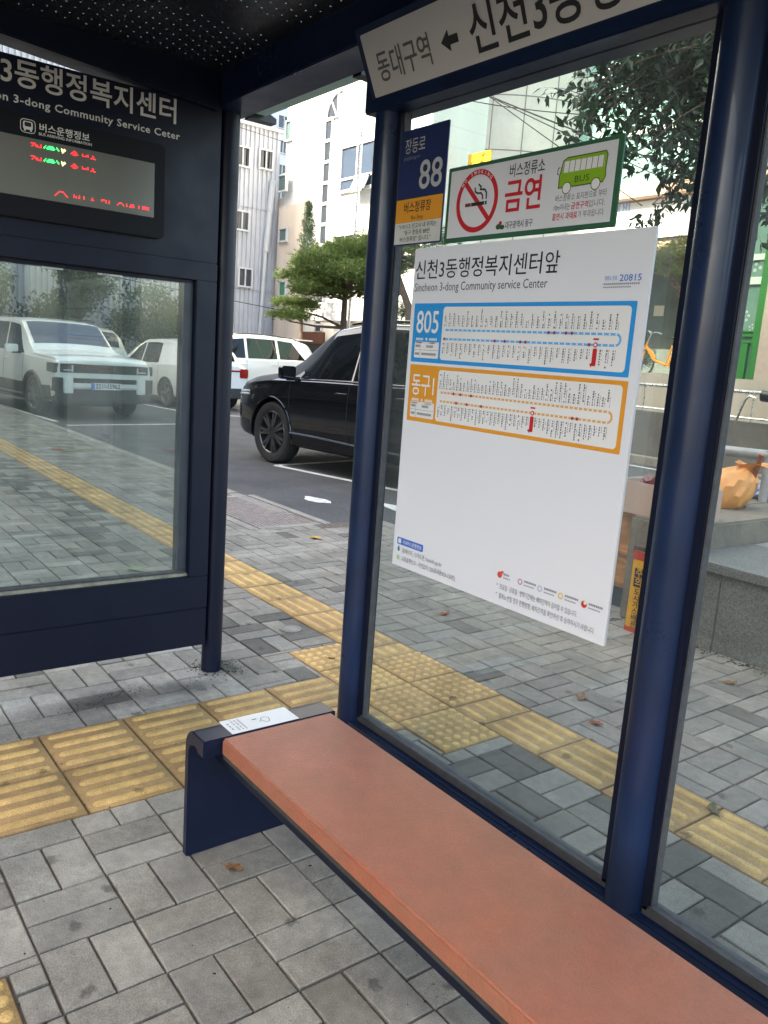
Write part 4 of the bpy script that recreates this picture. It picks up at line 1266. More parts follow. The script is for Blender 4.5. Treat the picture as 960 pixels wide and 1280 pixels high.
def d_box(root, body, bp, sp, tp, par):
    DK = mat('smoked_lamp', (.03, .03, .03), .2, coat=.5, var=.4, vscale=12)
    b = MB(); b.box(2.15, 2.345, -.83, .83, .83, .985); b.build('lamp_band', DK, body, bevel=.012)
    for s in (-1, 1):
        b = MB(); b.box(2.0, 2.325, s * .70, s * .935, .82, .99); b.build('headlight', DK, body, bevel=.012)
        b = MB(); b.box(2.346, 2.350, s * .60, s * .78, .865, .885); b.box(2.346, 2.350, s * .60, s * .63, .845, .96); b.build('lamp_strip', LAMP_W, body)
        b = MB(); b.box(2.1, 2.352, s * .78, s * .925, .50, .745); b.build('side_intake', BLACKM, body, bevel=.01)
        b = MB(); b.box(2.2, 2.362, s * .60, s * .775, .47, .735); b.build('bumper_pad', PEARL, body, bevel=.012)
        b = MB(); b.tube([bp(x, .36, s, .03) for x in (-.95, 1.0)], .02, 8); b.build('side_step', RIM, body)
        b = MB(); b.tube([tp(x, s * .96, .05) for x in np.linspace(-1.8, .3, 12)], .018, 8)
        b.build('roof_rail', BLACKM, body)
    b = MB(); b.box(2.2, 2.350, -.60, .60, .655, .74); b.build('grille_slot', BLACKM, body, bevel=.006)
    b = MB(); b.box(2.2, 2.357, -.60, .60, .57, .653); b.build('bumper_bar', PEARL, body, bevel=.01)
    b = MB(); b.box(2.15, 2.34, -.90, .90, .30, .565); b.build('lower_bumper', CLAD, body, bevel=.015)
    b = MB(); b.box(2.2, 2.375, -.28, .28, .545, .665); np_ = b.build('number_plate', PLATE, body, bevel=.003)
    b = MB(); b.box(2.2, 2.3753, -.28, -.22, .55, .66); b.build('blue_band', INK_B, np_)
    b = MB(); text(b, '221너5962', frame((2.377, 0, 0), (0, 1, 0), (0, 0, 1)), -.205, .570, .085, .470, bold=.03, lift=.001); b.build('plate_number', INK, np_)
car('parked_car', 'boxy pearl white SUV facing the shelter, seen through the end glass', (-14.9, 3.28, ROADZ), R(7), BOX, PEARL, d_box)

HATCH = dict(x=[-2.08, -2.02, -1.8, -1.3, -.6, .1, .7, 1.15, 1.5, 1.9, 2.08],
           zb=[.45, .34, .26, .22, .21, .21, .21, .21, .22, .25, .35],
           zs=[.96, .99, 1.0, .99, .97, .95, .93, .91, .87, .80, .72],
           zt=[1.02, 1.12, 1.34, 1.50, 1.55, 1.52, 1.30, 1.05, .95, .86, .76],
           wb=[.80, .85, .89, .905, .905, .905, .905, .90, .88, .83, .72],
           wt=[.58, .60, .64, .66, .67, .66, .66, .72, .75, .74, .64],
           wr=.33, ww=.21, wx=(1.28, -1.30), track=.89, spokes=5,
           windows=[(.02, .98, .02, .42), (-.86, -.06, -.80, -.06)], seams=[.85, -.02, -.95], handles=[(.12, .84), (-.75, .85)], mirror=(.78, .93),
           screens={'windscreen': (1.12, .45, .93, .93, None), 'rear_window': (-2.0, -1.55, .85, .85, None)})
def d_hatch(root, body, bp, sp, tp, par):
    b = MB(); b.box(-2.095, -2.0, -.74, .74, .90, .94); b.build('light_bar', LAMP_R, body, bevel=.005)
    for s in (-1, 1):
        b = MB(); b.box(-2.105, -1.9, s * .60, s * .83, .76, .975); b.build('tail_light', LAMP_R, body, bevel=.02)
        b = MB(); b.tube([bp(x, .70, s, .003) for x in (1.75, 1.95)], .05, 8); b.build('headlight', LAMP_W, body)
    b = MB(); b.box(-2.11, -1.95, -.78, .78, .28, .52); b.build('rear_bumper', CLAD, body, bevel=.02)
    b = MB(); b.box(-2.10, -2.0, -.25, .25, .62, .73); b.build('number_plate', PLATE, body)
    b = MB(); c = bp(-1.55, .80, -1, .002); b.lathe([(0, .004), (.07, .004), (.075, 0)], frame(c, (1, 0, 0), (0, 0, 1)), 18); b.build('charge_flap', SEAM, body)
yawh = math.atan2(-.10, -1)
car('parked_car', 'white hatchback with red tail light bar, mostly hidden by the shelter end post', (-17.15, 6.75, ROADZ), yawh, HATCH, WHITEP, d_hatch)

WAG = dict(SUV); WAG['trim'] = None; WAG['rim'] = RIM
WAG['screens'] = {'windscreen': (1.16, .56, .93, .93, None), 'rear_window': (-2.3, -2.1, .85, .85, None)}
WAG['zt'] = [1.10, 1.34, 1.57, 1.67, 1.72, 1.72, 1.64, 1.24, 1.10, 1.03, .94, .83]
WAG['windows'] = [(.02, 1.10, .02, .50), (-.98, -.06, -.95, -.06), (-1.92, -1.06, -1.50, -1.03)]
def d_wag(root, body, bp, sp, tp, par):
    for s in (-1, 1):
        b = MB(); b.tube([tp(x, s * .95, .03) for x in np.linspace(-1.7, .3, 12)], .014, 8); b.build('roof_rail', BLACKM, body)
        b = MB(); b.tube([bp(x, 1.0, s, .004) for x in np.linspace(-2.0, -2.3, 6)], .035, 8); b.build('tail_light', LAMP_R, body)
    b = MB(); b.box(-2.30, -1.7, -.62, .62, 1.665, 1.70); b.build('roof_spoiler', WHITEP, body, bevel=.012)
w = car('parked_car', 'white SUV side on behind the black SUV and the hatchback', (-20.4, 9.95, ROADZ), R(-90), WAG, WHITEP, d_wag)
w.scale = (1.06, 1.06, 1.08)

VAN = dict(HATCH)
v_ = car('parked_car', 'beige car half hidden behind the boxy white SUV', (-20.5, 5.2, ROADZ), R(186), dict(HATCH, zt=[t * 1.12 if t > 1.05 else t for t in HATCH['zt']]), GREYP, lambda *a: None)

# ------------------------------------------------------------------ buildings
def grid_wall(name, base, gx, gz, line=.5, var=.12, rough=.7, wline=.02, axis='X'):
    """plain wall colour with tile joints on a gx x gz grid (object space)"""
    m = bpy.data.materials.new(name); m.use_nodes = True
    nt = m.node_tree; b = nt.nodes['Principled BSDF']; b.inputs['Roughness'].default_value = rough
    tc = nt.nodes.new('ShaderNodeTexCoord'); sp = nt.nodes.new('ShaderNodeSeparateXYZ'); nt.links.new(tc.outputs['Object'], sp.inputs[0])
    def M_(op, a, b_=None):
        n = nt.nodes.new('ShaderNodeMath'); n.operation = op
        for i, v in enumerate((a, b_)):
            if v is None: continue
            if isinstance(v, (int, float)): n.inputs[i].default_value = v
            else: nt.links.new(v, n.inputs[i])
        return n.outputs[0]
    u = sp.outputs[0] if axis == 'X' else sp.outputs[1]
    a = M_('LESS_THAN', M_('FRACT', M_('DIVIDE', u, gx)), wline / gx)
    c = M_('LESS_THAN', M_('FRACT', M_('DIVIDE', sp.outputs[2], gz)), wline / gz)
    j = M_('MAXIMUM', a, c)
    nz = nt.nodes.new('ShaderNodeTexNoise'); nz.inputs['Scale'].default_value = .8; nz.inputs['Detail'].default_value = 8
    mp = nt.nodes.new('ShaderNodeMapping'); mp.inputs['Scale'].default_value = (2, 2, .4); nt.links.new(tc.outputs['Object'], mp.inputs[0]); nt.links.new(mp.outputs[0], nz.inputs['Vector'])
    r1 = nt.nodes.new('ShaderNodeMixRGB'); bl = lin(base); r1.inputs[1].default_value = bl; r1.inputs[2].default_value = tuple(v * (1 - var * 2) for v in bl[:3]) + (1,)
    mr = nt.nodes.new('ShaderNodeMapRange'); mr.inputs[1].default_value = .35; mr.inputs[2].default_value = .75; nt.links.new(nz.outputs[0], mr.inputs[0]); nt.links.new(mr.outputs[0], r1.inputs[0])
    r2 = nt.nodes.new('ShaderNodeMixRGB'); r2.inputs[2].default_value = tuple(v * (1 - line) for v in bl[:3]) + (1,)
    nt.links.new(j, r2.inputs[0]); nt.links.new(r1.outputs[0], r2.inputs[1]); nt.links.new(r2.outputs[0], b.inputs['Base Color'])
    return m

def px_rect(fn, x0, y0, x1, y1):
    """corner points of a facade rectangle, from two opposite corners"""
    return fn(x0, y0), fn(x1, y1)
WFRAME = mat('white_window_frame', (.6, .6, .6), .5)
GFRAME = mat('green_window_frame', '#1d6a2b', .45)
WGLASS = mat('dark_window_glass', (.035, .045, .06), .08, spec=.7)
WGLASS2 = mat('teal_window_glass', (.08, .14, .14), .08, spec=.7)
def winY(parent, y, x0, x1, z0, z1, nx=2, rows=(), gm=WGLASS, fm=WFRAME, fw=.06, name='window', d=.08):
    """window in a wall facing -Y at plane y: proud frame, recessed-looking pane, mullions"""
    m_ = MB()
    m_.box(x0, x1, y - d, y + .02, z0, z0 + fw); m_.box(x0, x1, y - d, y + .02, z1 - fw, z1)
    m_.box(x0, x0 + fw, y - d, y + .02, z0 + fw, z1 - fw); m_.box(x1 - fw, x1, y - d, y + .02, z0 + fw, z1 - fw)
    for k in range(1, nx):
        x = x0 + (x1 - x0) * k / nx; m_.box(x - fw * .4, x + fw * .4, y - d + .01, y + .02, z0 + fw, z1 - fw)
    for z in rows: m_.box(x0 + fw, x1 - fw, y - d + .012, y + .02, z - fw * .4, z + fw * .4)
    f = m_.build(name, fm, parent)
    m_ = MB(); m_.box(x0 + fw * .9, x1 - fw * .9, y - .03, y - .02, z0 + fw * .9, z1 - fw * .9); m_.build('pane', gm, f)
    return f
def winX(parent, x, y0, y1, z0, z1, nx=2, gm=WGLASS, fm=WFRAME, fw=.06, name='window', d=.08):
    m_ = MB()
    m_.box(x - .02, x + d, y0, y1, z0, z0 + fw); m_.box(x - .02, x + d, y0, y1, z1 - fw, z1)
    m_.box(x - .02, x + d, y0, y0 + fw, z0 + fw, z1 - fw); m_.box(x - .02, x + d, y1 - fw, y1, z0 + fw, z1 - fw)
    for k in range(1, nx):
        y = y0 + (y1 - y0) * k / nx; m_.box(x - .02, x + d - .01, y - fw * .4, y + fw * .4, z0 + fw, z1 - fw)
    f = m_.build(name, fm, parent)
    m_ = MB(); m_.box(x + .02, x + .03, y0 + fw * .9, y1 - fw * .9, z0 + fw * .9, z1 - fw * .9); m_.build('pane', gm, f)
    return f

# corrugated grey building (faces +X)
CORR = mat('corrugated_steel', '#c2c2c6', .5, var=.10, vscale=.7, rvar=.1)
cx = -26.0
cb_ = thing('corrugated_building', (cx - 5, 4, ROADZ), 'grey corrugated metal building with small square windows left of the white hall', 'building')
def corrugated(y0, y1, z0, z1, x):
    m_ = MB(); p = .18; vs = []; fs = []; y = y0; prof = []
    while y < y1:
        prof += [(0, y), (0, y + p * .42), (.06, y + p * .55), (.06, y + p * .87)]; y += p
    prof = [q for q in prof if q[1] <= y1] + [(0, y1)]
    for z in (z0, z1): vs += [(x + a, b, z) for a, b in prof]
    n = len(prof)
    fs = [(k, k + 1, n + k + 1, n + k) for k in range(n - 1)]
    m_.add(vs, fs); return m_
zb1 = 6.15
corrugated(-6, 14.42, ROADZ, 3.55, cx).build('wall_sheet', CORR, cb_)
corrugated(-6, 14.42, 3.57, 6.45, cx + .01).build('wall_sheet', CORR, cb_)
corrugated(-6, 14.42, 6.47, 9.28, cx + .02).build('wall_sheet', CORR, cb_)
corrugated(-6, 9.5, 9.33, 12.5, cx + .01).build('wall_sheet', CORR, cb_)
m_ = MB(); m_.box(cx - 10, cx - .03, -6, 14.40, ROADZ, 9.25); m_.box(cx - 10, cx - .03, -6, 9.4, 9.25, 12.45); m_.build('core', CORR, cb_)
m_ = MB(); m_.box(cx - .05, cx + .16, 9.45, 14.5, 9.26, 9.36); m_.box(cx - .05, cx + .16, -6, 9.52, 12.45, 12.6); m_.build('eave', WFRAME, cb_)
m_ = MB(); m_.tube([(cx + .16, 13.75, .4), (cx + .16, 13.9, 5.0)], .07, 10); m_.tube([(cx + .16, 13.92, 5.0), (cx + .16, 14.08, 7.55)], .11, 10); m_.build('drainpipe', WFRAME, cb_)
for (px, py) in ((302, 196), (331, 200), (301, 276), (305, 347)):
    c = onX(px, py, cx); winX(cb_, cx + .05, c.y - .30, c.y + .30, c.z - .36, c.z + .36, 2, fw=.06)

# far apartment tower
AP = grid_wall('tower_wall', '#d9dbe2', 3.0, 2.9, .12, .05)
at_ = thing('apartment_tower', (-112, 62, ROADZ), 'tall pale apartment tower far behind the corrugated building', 'building')
m_ = MB(); m_.box(-126, -112, 50, 64.5, 0, 62); m_.box(-124, -114, 64.5, 76, 0, 49); m_.build('wall', AP, at_)
for i in range(4):
    for k in range(8):
        y = 51.6 + i * 3.4; z = 20 + k * 3.4
        winX(at_, -112, y, y + (2.1 if i % 2 else 1.4), z, z + 1.9, 2, gm=WGLASS, fw=.12, d=.15)
for k in range(6):
    z = 18 + k * 3.4; winX(at_, -114, 67, 69, z, z + 1.9, 2, fw=.12, d=.15)

# white hall (faces -Y)
WALLW = grid_wall('white_tile_wall', (.74, .74, .72), 1.1, .55, .16, .05)
WY = 14.4
def W(px, py): return onY(px, py, WY)
hall = thing('community_hall', (-21, WY, ROADZ), 'white tiled hall with arched stair window and wide blue windows', 'building')
xl = W(357, 200).x; xr = -17.15
m_ = MB(); m_.box(xl, xr, WY, WY + 9, ROADZ, 19); m_.build('wall', WALLW, hall)
BEI = grid_wall('beige_wall', '#ddd0c2', 2.2, 1.6, .08, .1)
m_ = MB(); xb0 = W(339, 300).x; m_.box(xb0, xl - .01, WY + .05, WY + 8, ROADZ, 7.0); m_.box(xl - .01, W(386, 300).x, WY - .18, WY - .002, ROADZ, 6.6); m_.build('annexe_wall', BEI, hall)
m_ = MB(); m_.box(W(352, 300).x, xl - .012, WY + .3, WY + 8, 7.0, 9.6); m_.build('annexe_wall', WALLW, hall)
a = W(358, 178); b = W(367, 149); winY(hall, WY - .002, a.x, b.x, a.z, b.z, 1, gm=WGLASS2, fw=.05)
a = W(354, 246); b = W(366, 218); winY(hall, WY - .19, a.x, b.x, a.z + .1, b.z, 1, gm=WGLASS2, fw=.05)
a = W(350, 305); b = W(361, 286); winY(hall, WY - .19, a.x + .3, b.x + .3, a.z, b.z, 1, gm=WGLASS2, fw=.05)
a = W(349, 372); b = W(359, 352); winY(hall, WY - .19, a.x + .35, b.x + .35, a.z, b.z, 1, gm=mat('green_window_glass', (.05, .22, .14), .1), fw=.05)
# stair window strip with its half arch
s0 = W(401.5, 296); s1 = W(407.5, 296); zt = W(411, 150).z
x0, x1 = s0.x, s1.x + .05
m_ = MB(); m_.box(x0 - .07, x0, WY - .06, WY + .02, 2.2, zt); m_.box(x1, x1 + .07, WY - .06, WY + .02, 2.2, zt)
z = 2.4
while z < zt + .1:
    m_.box(x0, x1, WY - .055, WY + .02, z - .05, z + .05); z += (zt - 2.4) / 10
R_ = zt and (W(424, 114).z - zt)
wd = W(427, 140).x - x0
arc = [(x0 + wd - wd * math.cos(t), zt + R_ * math.sin(t)) for t in np.linspace(0, math.pi / 2, 14)]
m_.tube([(p[0], WY - .03, p[1]) for p in arc], .05, 6)
m_.tube([(x0, WY - .03, zt), (x0 + wd * .8, WY - .03, zt), (x0 + wd * .8, WY - .03, zt + R_ * .98)], .04, 6)
m_.tube([(x0 + wd * .75, WY - .03, zt), (x0 + wd * .3, WY - .03, zt + R_ * .7)], .03, 6)
sw = m_.build('stair_window', WFRAME, hall)
m_ = MB(); m_.box(x0, x1, WY - .02, WY - .01, 2.2, zt)
n = len(arc); poly = [p for p in arc if p[0] <= x0 + wd * .8] + [(x0 + wd * .8, zt + R_ * .97), (x0 + wd * .8, zt)]
m_.prism(poly, .01, frame((0, WY - .01, 0), (1, 0, 0), (0, 0, 1))); m_.build('pane', WGLASS, sw)
a = W(425, 243); b = W(467, 173)
BLUE = mat('blue_tint_glass', (.05, .075, .12), .1, spec=.7)
bw = winY(hall, WY - .002, a.x, a.x + 3.9, a.z, b.z, 4, rows=(W(440, 223).z,), gm=BLUE, fw=.09)
c0 = W(448, 232); c1 = W(461, 218)
m_ = MB(); Mt = Matrix.Translation((c0.x, WY - .1, c1.z)) @ Matrix.Rotation(R(-24), 4, 'X')
ww_, hh_ = .72, .6
for q in ((0, ww_, -.03, .03, -.06, 0), (0, ww_, -.03, .03, -hh_, -hh_ + .06), (0, .06, -.03, .03, -hh_, 0), (ww_ - .06, ww_, -.03, .03, -hh_, 0)): m_.box(*q, M=Mt)
aw = m_.build('open_sash', WFRAME, bw)
m_ = MB(); m_.box(.06, ww_ - .06, -.01, .01, -hh_ + .06, -.06, M=Mt); m_.build('pane', WGLASS2, aw)
a = W(420, 300); winY(hall, WY - .002, a.x, a.x + 1.2, a.z - .8, a.z + .15, 2, fw=.06)
# porch over the hall entrance
por = thing('entrance_porch', (-19.5, 13.2, ROADZ), 'white tiled porch canopy with dark doorway behind the pine', 'porch')
PT = grid_wall('porch_tile', (.66, .65, .66), .22, .22, .25, .08)
PYY = 13.0
a = onY(376, 400, PYY); b = onY(412, 378, PYY)
m_ = MB(); m_.box(a.x, -13.6, PYY, WY - .004, a.z, b.z); m_.build('canopy', PT, por)
for px in (417, 470, 520):
    c = onY(px, 420, PYY); m_ = MB(); m_.box(c.x - .18, c.x + .18, PYY + .1, PYY + .5, ROADZ, a.z - .002); m_.build('column', PT, por)
m_ = MB(); m_.box(W(384, 420).x, W(412, 420).x, WY - .19, WY - .182, ROADZ, 2.1); m_.build('doorway', mat('dark_doorway', (.03, .027, .025), .4), por)
m_ = MB(); m_.box(W(384, 420).x, W(412, 420).x, WY - .24, WY - .19, 1.75, 2.15); m_.build('door_header', mat('brown_header', '#5d3a2c', .6), por)

# round tower of concrete panels
tc_ = atD(618, 300, 29.0)
TR = 4.0
tw = thing('round_tower', (tc_.x, tc_.y, ROADZ), 'curved pale concrete panel tower behind the no smoking sign', 'tower')
PAN = mat('concrete_panel', (.62, .60, .55), .75, var=.14, vscale=1.2)
JN = mat('panel_joint', (.22, .21, .19), .9)
m_ = MB(); m_.tube([(tc_.x, tc_.y, ROADZ), (tc_.x, tc_.y, 20)], TR, 72); m_.build('wall', PAN, tw, smooth=True)
m_ = MB()
for z in np.arange(3.2, 19, 1.55):
    m_.lathe([(TR - .01, -.018), (TR + .004, -.018), (TR + .004, .018), (TR - .01, .018)], Matrix.Translation((tc_.x, tc_.y, z)), 72)
for k in range(26):
    a = 2 * math.pi * k / 26 + .1
    m_.box(TR - .01, TR + .005, -.016, .016, 0, 20, M=Matrix.Translation((tc_.x, tc_.y, 0)) @ Matrix.Rotation(a, 4, 'Z'))
m_.build('panel_joints', JN, tw)
sy = onY(585, 195, tc_.y - TR - .06)
yt = thing('yellow_sign', (sy.x + .35, sy.y, 5.6), 'small yellow sign fixed on the round concrete tower', 'sign')
a = onY(584, 212, tc_.y - TR - .06); b = onY(614, 187, tc_.y - TR - .06)
m_ = MB(); m_.box(a.x, b.x, a.y, a.y + .04, a.z, b.z); m_.build('panel', mat('yellow_panel', '#e8b526', .5), yt, bevel=.003)
YM = frame((a.x, a.y - .001, a.z), (1, 0, 0), (0, 0, 1)); w_, h_ = b.x - a.x, b.z - a.z
m_ = MB()
for (u, v) in ((.12, .2), (.12, .35), (.62, .7), (.7, .78), (.55, .3), (.62, .2)): rect(m_, u * w_, (u + .13) * w_, v * h_, (v + .07) * h_, YM, .004)
m_.build('marks', mat('yellow_sign_ink', '#a5482a', .6), yt)
# glazed link between hall and tower
lk = thing('glazed_link', (-18, 16.2, ROADZ), 'narrow white and green glazed strip between hall and round tower', 'building')
LY = 16.2
a = onY(508, 160, LY); b = onY(566, 130, LY)
m_ = MB(); m_.box(a.x - .6, b.x + .1, LY, LY + 5, ROADZ, 19); m_.build('wall', WALLW, lk)
c0 = onY(510, 157, LY); c1 = onY(538, 157, LY); winY(lk, LY, c0.x, c1.x, c0.z, c0.z + 3, 3, rows=(c0.z + .5, c0.z + 1.0, c0.z + 1.5), gm=mat('pale_blind', (.6, .6, .58), .5), fw=.05)
CURT = mat('green_curtain_glass', (.20, .44, .36), .12, spec=.6, var=.2, vscale=1.5)
c0 = onY(541, 130, LY); c1 = onY(565, 130, LY); winY(lk, LY, c0.x, c1.x, 5.5, 18, 2, gm=CURT, fm=mat('pale_green_frame', (.35, .55, .42), .5), fw=.07)

# green glass office, banner, recess and glass bay (faces -Y)
GY = 19.0
def G(px, py): return onY(px, py, GY)
of = thing('glass_office', (-12, GY, ROADZ), 'green glass office front above a beige ledge beside the round tower', 'building')
PINK = mat('beige_stone_band', '#d8b79c', .7, var=.15, vscale=2)
gx0, gx1 = G(676, 110).x, -4.5
SKYG = mat('green_office_glass', (.30, .52, .47), .06, spec=.8, var=.25, vscale=.35, var2=(.20, .40, .36))
m_ = MB(); m_.box(gx0, gx1, GY + .1, GY + 9, 6.7, 20); m_.build('core', mat('office_core', (.3, .32, .3), .7), of)
m_ = MB(); m_.box(gx0 + .1, gx1, GY + .04, GY + .098, 6.75, 19.9); m_.build('curtain_glass', SKYG, of)
m_ = MB()
for x in np.arange(gx0 + 2.75, gx1, 2.72): m_.box(x - .035, x + .035, GY - .06, GY + .038, 6.76, 19.9)
for z in (8.25, 10.05, 12.4, 14.6): m_.box(gx0 + .1, gx1, GY - .05, GY + .036, z - .06, z + .06)
m_.build('mullion', mat('mullion_pale', (.50, .58, .52), .5), of)
m_ = MB(); m_.box(gx0 - .12, gx0 + .095, GY - .08, GY + .5, 6.7, 20); m_.build('corner_post', mat('corner_green', (.13, .28, .20), .5), of)
m_ = MB(); m_.box(gx0 - .2, gx1, GY - .35, GY + .2, 6.38, 6.695); m_.build('ledge', PINK, of, bevel=.02)
m_ = MB(); m_.box(gx0 - .2, G(874, 300).x, GY - .02, GY + 3, 5.02, 6.375); m_.build('fascia', PINK, of)
bz0, bz1 = G(840, 296).z, 6.33
bx0, bx1 = gx0 + .1, G(872, 290).x
ba = thing('wall_banner', ((bx0 + bx1) / 2, GY - .06, bz0), 'long white banner hung on the office fascia above the bicycle', 'banner')
m_ = MB(); m_.box(bx0, bx1, GY - .07, GY - .045, bz0, bz1); m_.build('cloth', mat('banner_white', (.80, .80, .80), .6), ba)
m_ = MB(); m_.box(bx0, bx1, GY - .08, GY - .044, bz0 - .045, bz0 - .005); m_.build('batten', BLACKM, ba)
NMB = frame((0, GY - .0705, 0), (1, 0, 0), (0, 0, 1))
m_ = MB(); c = G(786, 272); text(m_, '에', NMB, c.x - .36, c.z + .02, .42, .42, bold=.03, align='L', lift=.003); m_.build('lettering', mat('banner_blue', '#9fb4de', .6), ba)
m_ = MB(); c = G(836, 280)
for k in range(3): text(m_, 'ㅁㅇ-'[k], NMB, c.x + k * .17, c.z - .04, .1, .11, lift=.003)
for k in range(3): rect(m_, c.x + .75 + k * .16, c.x + .84 + k * .16, c.z, c.z + .03, NMB, .003)
m_.build('lettering', INK_M, ba)
# recess
rx0, rx1 = gx0 - .2, G(876, 400).x
m_ = MB(); m_.box(rx0, rx1, GY + 2.4, GY + 2.6, 1.2, 5.0); m_.build('recess_wall', mat('recess_wall', '#5d6863', .7, var=.2, vscale=2), of)
m_ = MB(); m_.box(rx0, rx1, GY, GY + 2.38, 4.85, 5.01); m_.build('soffit', mat('soffit_grey', (.16, .15, .14), .8), of)
a = onY(817, 395, GY + 2.39); b = onY(831, 382, GY + 2.39)
m_ = MB(); m_.box(a.x, b.x, GY + 2.37, GY + 2.395, a.z, b.z)
tag(m_.build('pasted_notice', mat('cream_paper', (.6, .56, .46), .7)), 'cream paper notice pasted on the dark recess wall', 'notice')
# green framed glass bay with its low door
bx = G(878, 400).x; bxr = G(946, 400).x
by = thing('glass_bay', ((bx + bxr) / 2, GY, 1.4), 'green framed frosted glass bay with small green door at far right', 'glass bay')
z0, zd, z2, z3 = 1.42, G(910, 428).z, G(910, 352).z, 6.37
GL = mat('frosted_green_glass', (.08, .19, .145), .12, spec=.8, var=.4, vscale=.7, var2=(.16, .28, .23))
GL2 = mat('frosted_white_glass', (.20, .30, .28), .2, var=.3, vscale=1.5)
m_ = MB(); m_.box(bx - .25, bxr + .1, GY + .02, GY + .06, z0, z3); m_.build('glass', GL, by)
m_ = MB()
for x, w in ((bxr, .2), (bx - .25, .1)): m_.box(x, x + w, GY - .07, GY + .018, z0, z3)
for z in (zd, zd + .16): m_.box(bx - .14, bxr - .004, GY - .06, GY + .016, z, z + .07)
m_.box(bx - .14, bxr - .004, GY - .05, GY + .016, G(910, 415).z, G(910, 415).z + .04)
m_.build('frame', GFRAME, by)
m_ = MB(); m_.box(bx - .14, bxr - .004, GY - .05, GY + .014, z2 - .09, z2 + .09); m_.box(bx - .14, bxr - .004, GY - .05, GY + .014, 4.55, 4.7); m_.build('transom', mat('pale_green_transom', (.42, .55, .46), .5), by)
dx0, dx1 = G(888, 450).x, G(934, 450).x
m_ = MB()
for q in ((dx0, dx0 + .17, z0, zd - .02), (dx1 - .2, dx1, z0, zd - .02), (dx0 + .17, dx1 - .2, z0, z0 + .14), (dx0 + .17, dx1 - .2, zd - .14, zd - .02)): m_.box(q[0], q[1], GY - .09, GY + .015, q[2], q[3])
dr_ = m_.build('door', GFRAME, by)
m_ = MB(); m_.box(dx0 + .17, dx1 - .2, GY - .03, GY + .012, z0 + .14, zd - .14); m_.build('pane', GL2, dr_)
m_ = MB()
FMx = frame((0, GY + .0185, 0), (1, 0, 0), (0, 0, 1))
for (px, py, s_) in ((918, 340, 1.0), (933, 352, .7), (945, 330, .9), (926, 306, .6), (905, 330, .6), (930, 395, .7), (915, 405, .5), (940, 410, .5), (912, 310, .4)):
    c = G(px, py)
    for k in range(6):
        a = k * math.pi / 3 + px
        disc(m_, c.x + s_ * .17 * math.cos(a), c.z + s_ * .17 * math.sin(a), s_ * .055, FMx, .003, 8)
    disc(m_, c.x, c.z, s_ * .05, FMx, .003, 8)
m_.build('frost_flowers', mat('frost_white', (.30, .40, .36), .6), by)
m_ = MB()
FM2 = frame((0, GY - .0305, 0), (1, 0, 0), (0, 0, 1))
for (px, py, s_) in ((912, 448, 1), (905, 456, .8), (918, 442, .7), (920, 457, .6)):
    c = G(px, py)
    for k in range(5): disc(m_, c.x + s_ * .12 * math.cos(k * 1.257 + px), c.z + s_ * .12 * math.sin(k * 1.257 + px), s_ * .045, FM2, .003, 8)
m_.build('frost_flowers', MATS['frost_white'], by)
m_ = MB(); m_.box(bxr + .205, bxr + 6, GY - .1, GY + 3, ROADZ, 6.37); m_.build('pier', mat('beige_pier', '#a2958a', .7, var=.1), of)
# white standing banner post
sbp = onY(851, 420, 18.2)
bs = thing('standing_banner', (sbp.x, 18.2, 1.5), 'tall white banner pillar with green mark behind the bicycle', 'banner')
a = onY(846, 425, 18.2); b = onY(858, 374, 18.2)
m_ = MB(); m_.box(a.x, b.x + .15, 18.2, 18.35, 1.5, b.z); m_.build('pillar', mat('pillar_white', (.72, .71, .68), .6), bs, bevel=.01)
m_ = MB(); m_.box(a.x + .02, b.x + .13, 18.185, 18.199, onY(850, 398, 18.2).z, onY(850, 388, 18.2).z); m_.build('green_mark', mat('green_mark', '#27a98b', .5), bs)

# terrace, ramp and low walls in front of the office
TERR = mat('terrace_paving', '#8f8b85', .85, var=.25, vscale=2)
m_ = MB(); m_.box(-22, 14, 13.4, 30, ROADZ - .1, 1.42); tag(m_.build('terrace', TERR), kind='structure')
CRT = grid_wall('cream_tile', '#a39e92', .62, .62, .2, .1)
tw_ = MB(); tw_.box(-13.4, 14, 13.15, 13.395, ROADZ, 1.53); tag(tw_.build('terrace_wall', CRT), 'cream tiled retaining wall below the yellow bicycle', 'wall')
m_ = MB(); m_.box(-9.5, 14, 11.0, 13.145, ROADZ - .1, .84); tag(m_.build('ramp', CONC), kind='structure')
GRW = mat('grey_plaster', '#62615d', .85, var=.3, vscale=1.5, bump=.3, bscale=30)
m_ = MB(); m_.box(-9.6, 14, 10.82, 10.995, ROADZ, .865); tag(m_.build('ramp_wall', GRW, bevel=.01), 'plain grey plaster wall under the stainless railing', 'wall')
m_ = MB(); m_.box(-9.6, 14, 10.55, 10.815, ROADZ - .05, .10); tag(m_.build('gutter_step', KERB, bevel=.01), kind='structure')
rl = thing('ramp_railing', (-4, 10.92, .865), 'stainless tube railing on top of the grey plaster wall', 'railing')
m_ = MB(); m_.tube([(-9.5, 10.92, 1.30), (10, 10.92, 1.40)], .028, 10); m_.build('top_rail', STEEL, rl, smooth=True)
m_ = MB(); m_.tube([(-9.5, 10.92, .92), (10, 10.92, .92)], .016, 8); m_.build('lower_rail', STEEL, rl, smooth=True)
for k in range(36):
    x = -9.4 + k * .5
    m_ = MB(); m_.tube([(x, 10.92, .86), (x, 10.92, 1.30 + (x + 9.5) * .005)], .013, 8); m_.build('baluster', STEEL, rl)
p = onY(930, 505, 10.6)
m_ = MB(); m_.tube([(p.x - .15, 10.7, .86), (p.x - .05, 10.7, 1.20), (p.x + .02, 10.7, 1.27), (p.x + .12, 10.7, 1.24)], .018, 8)
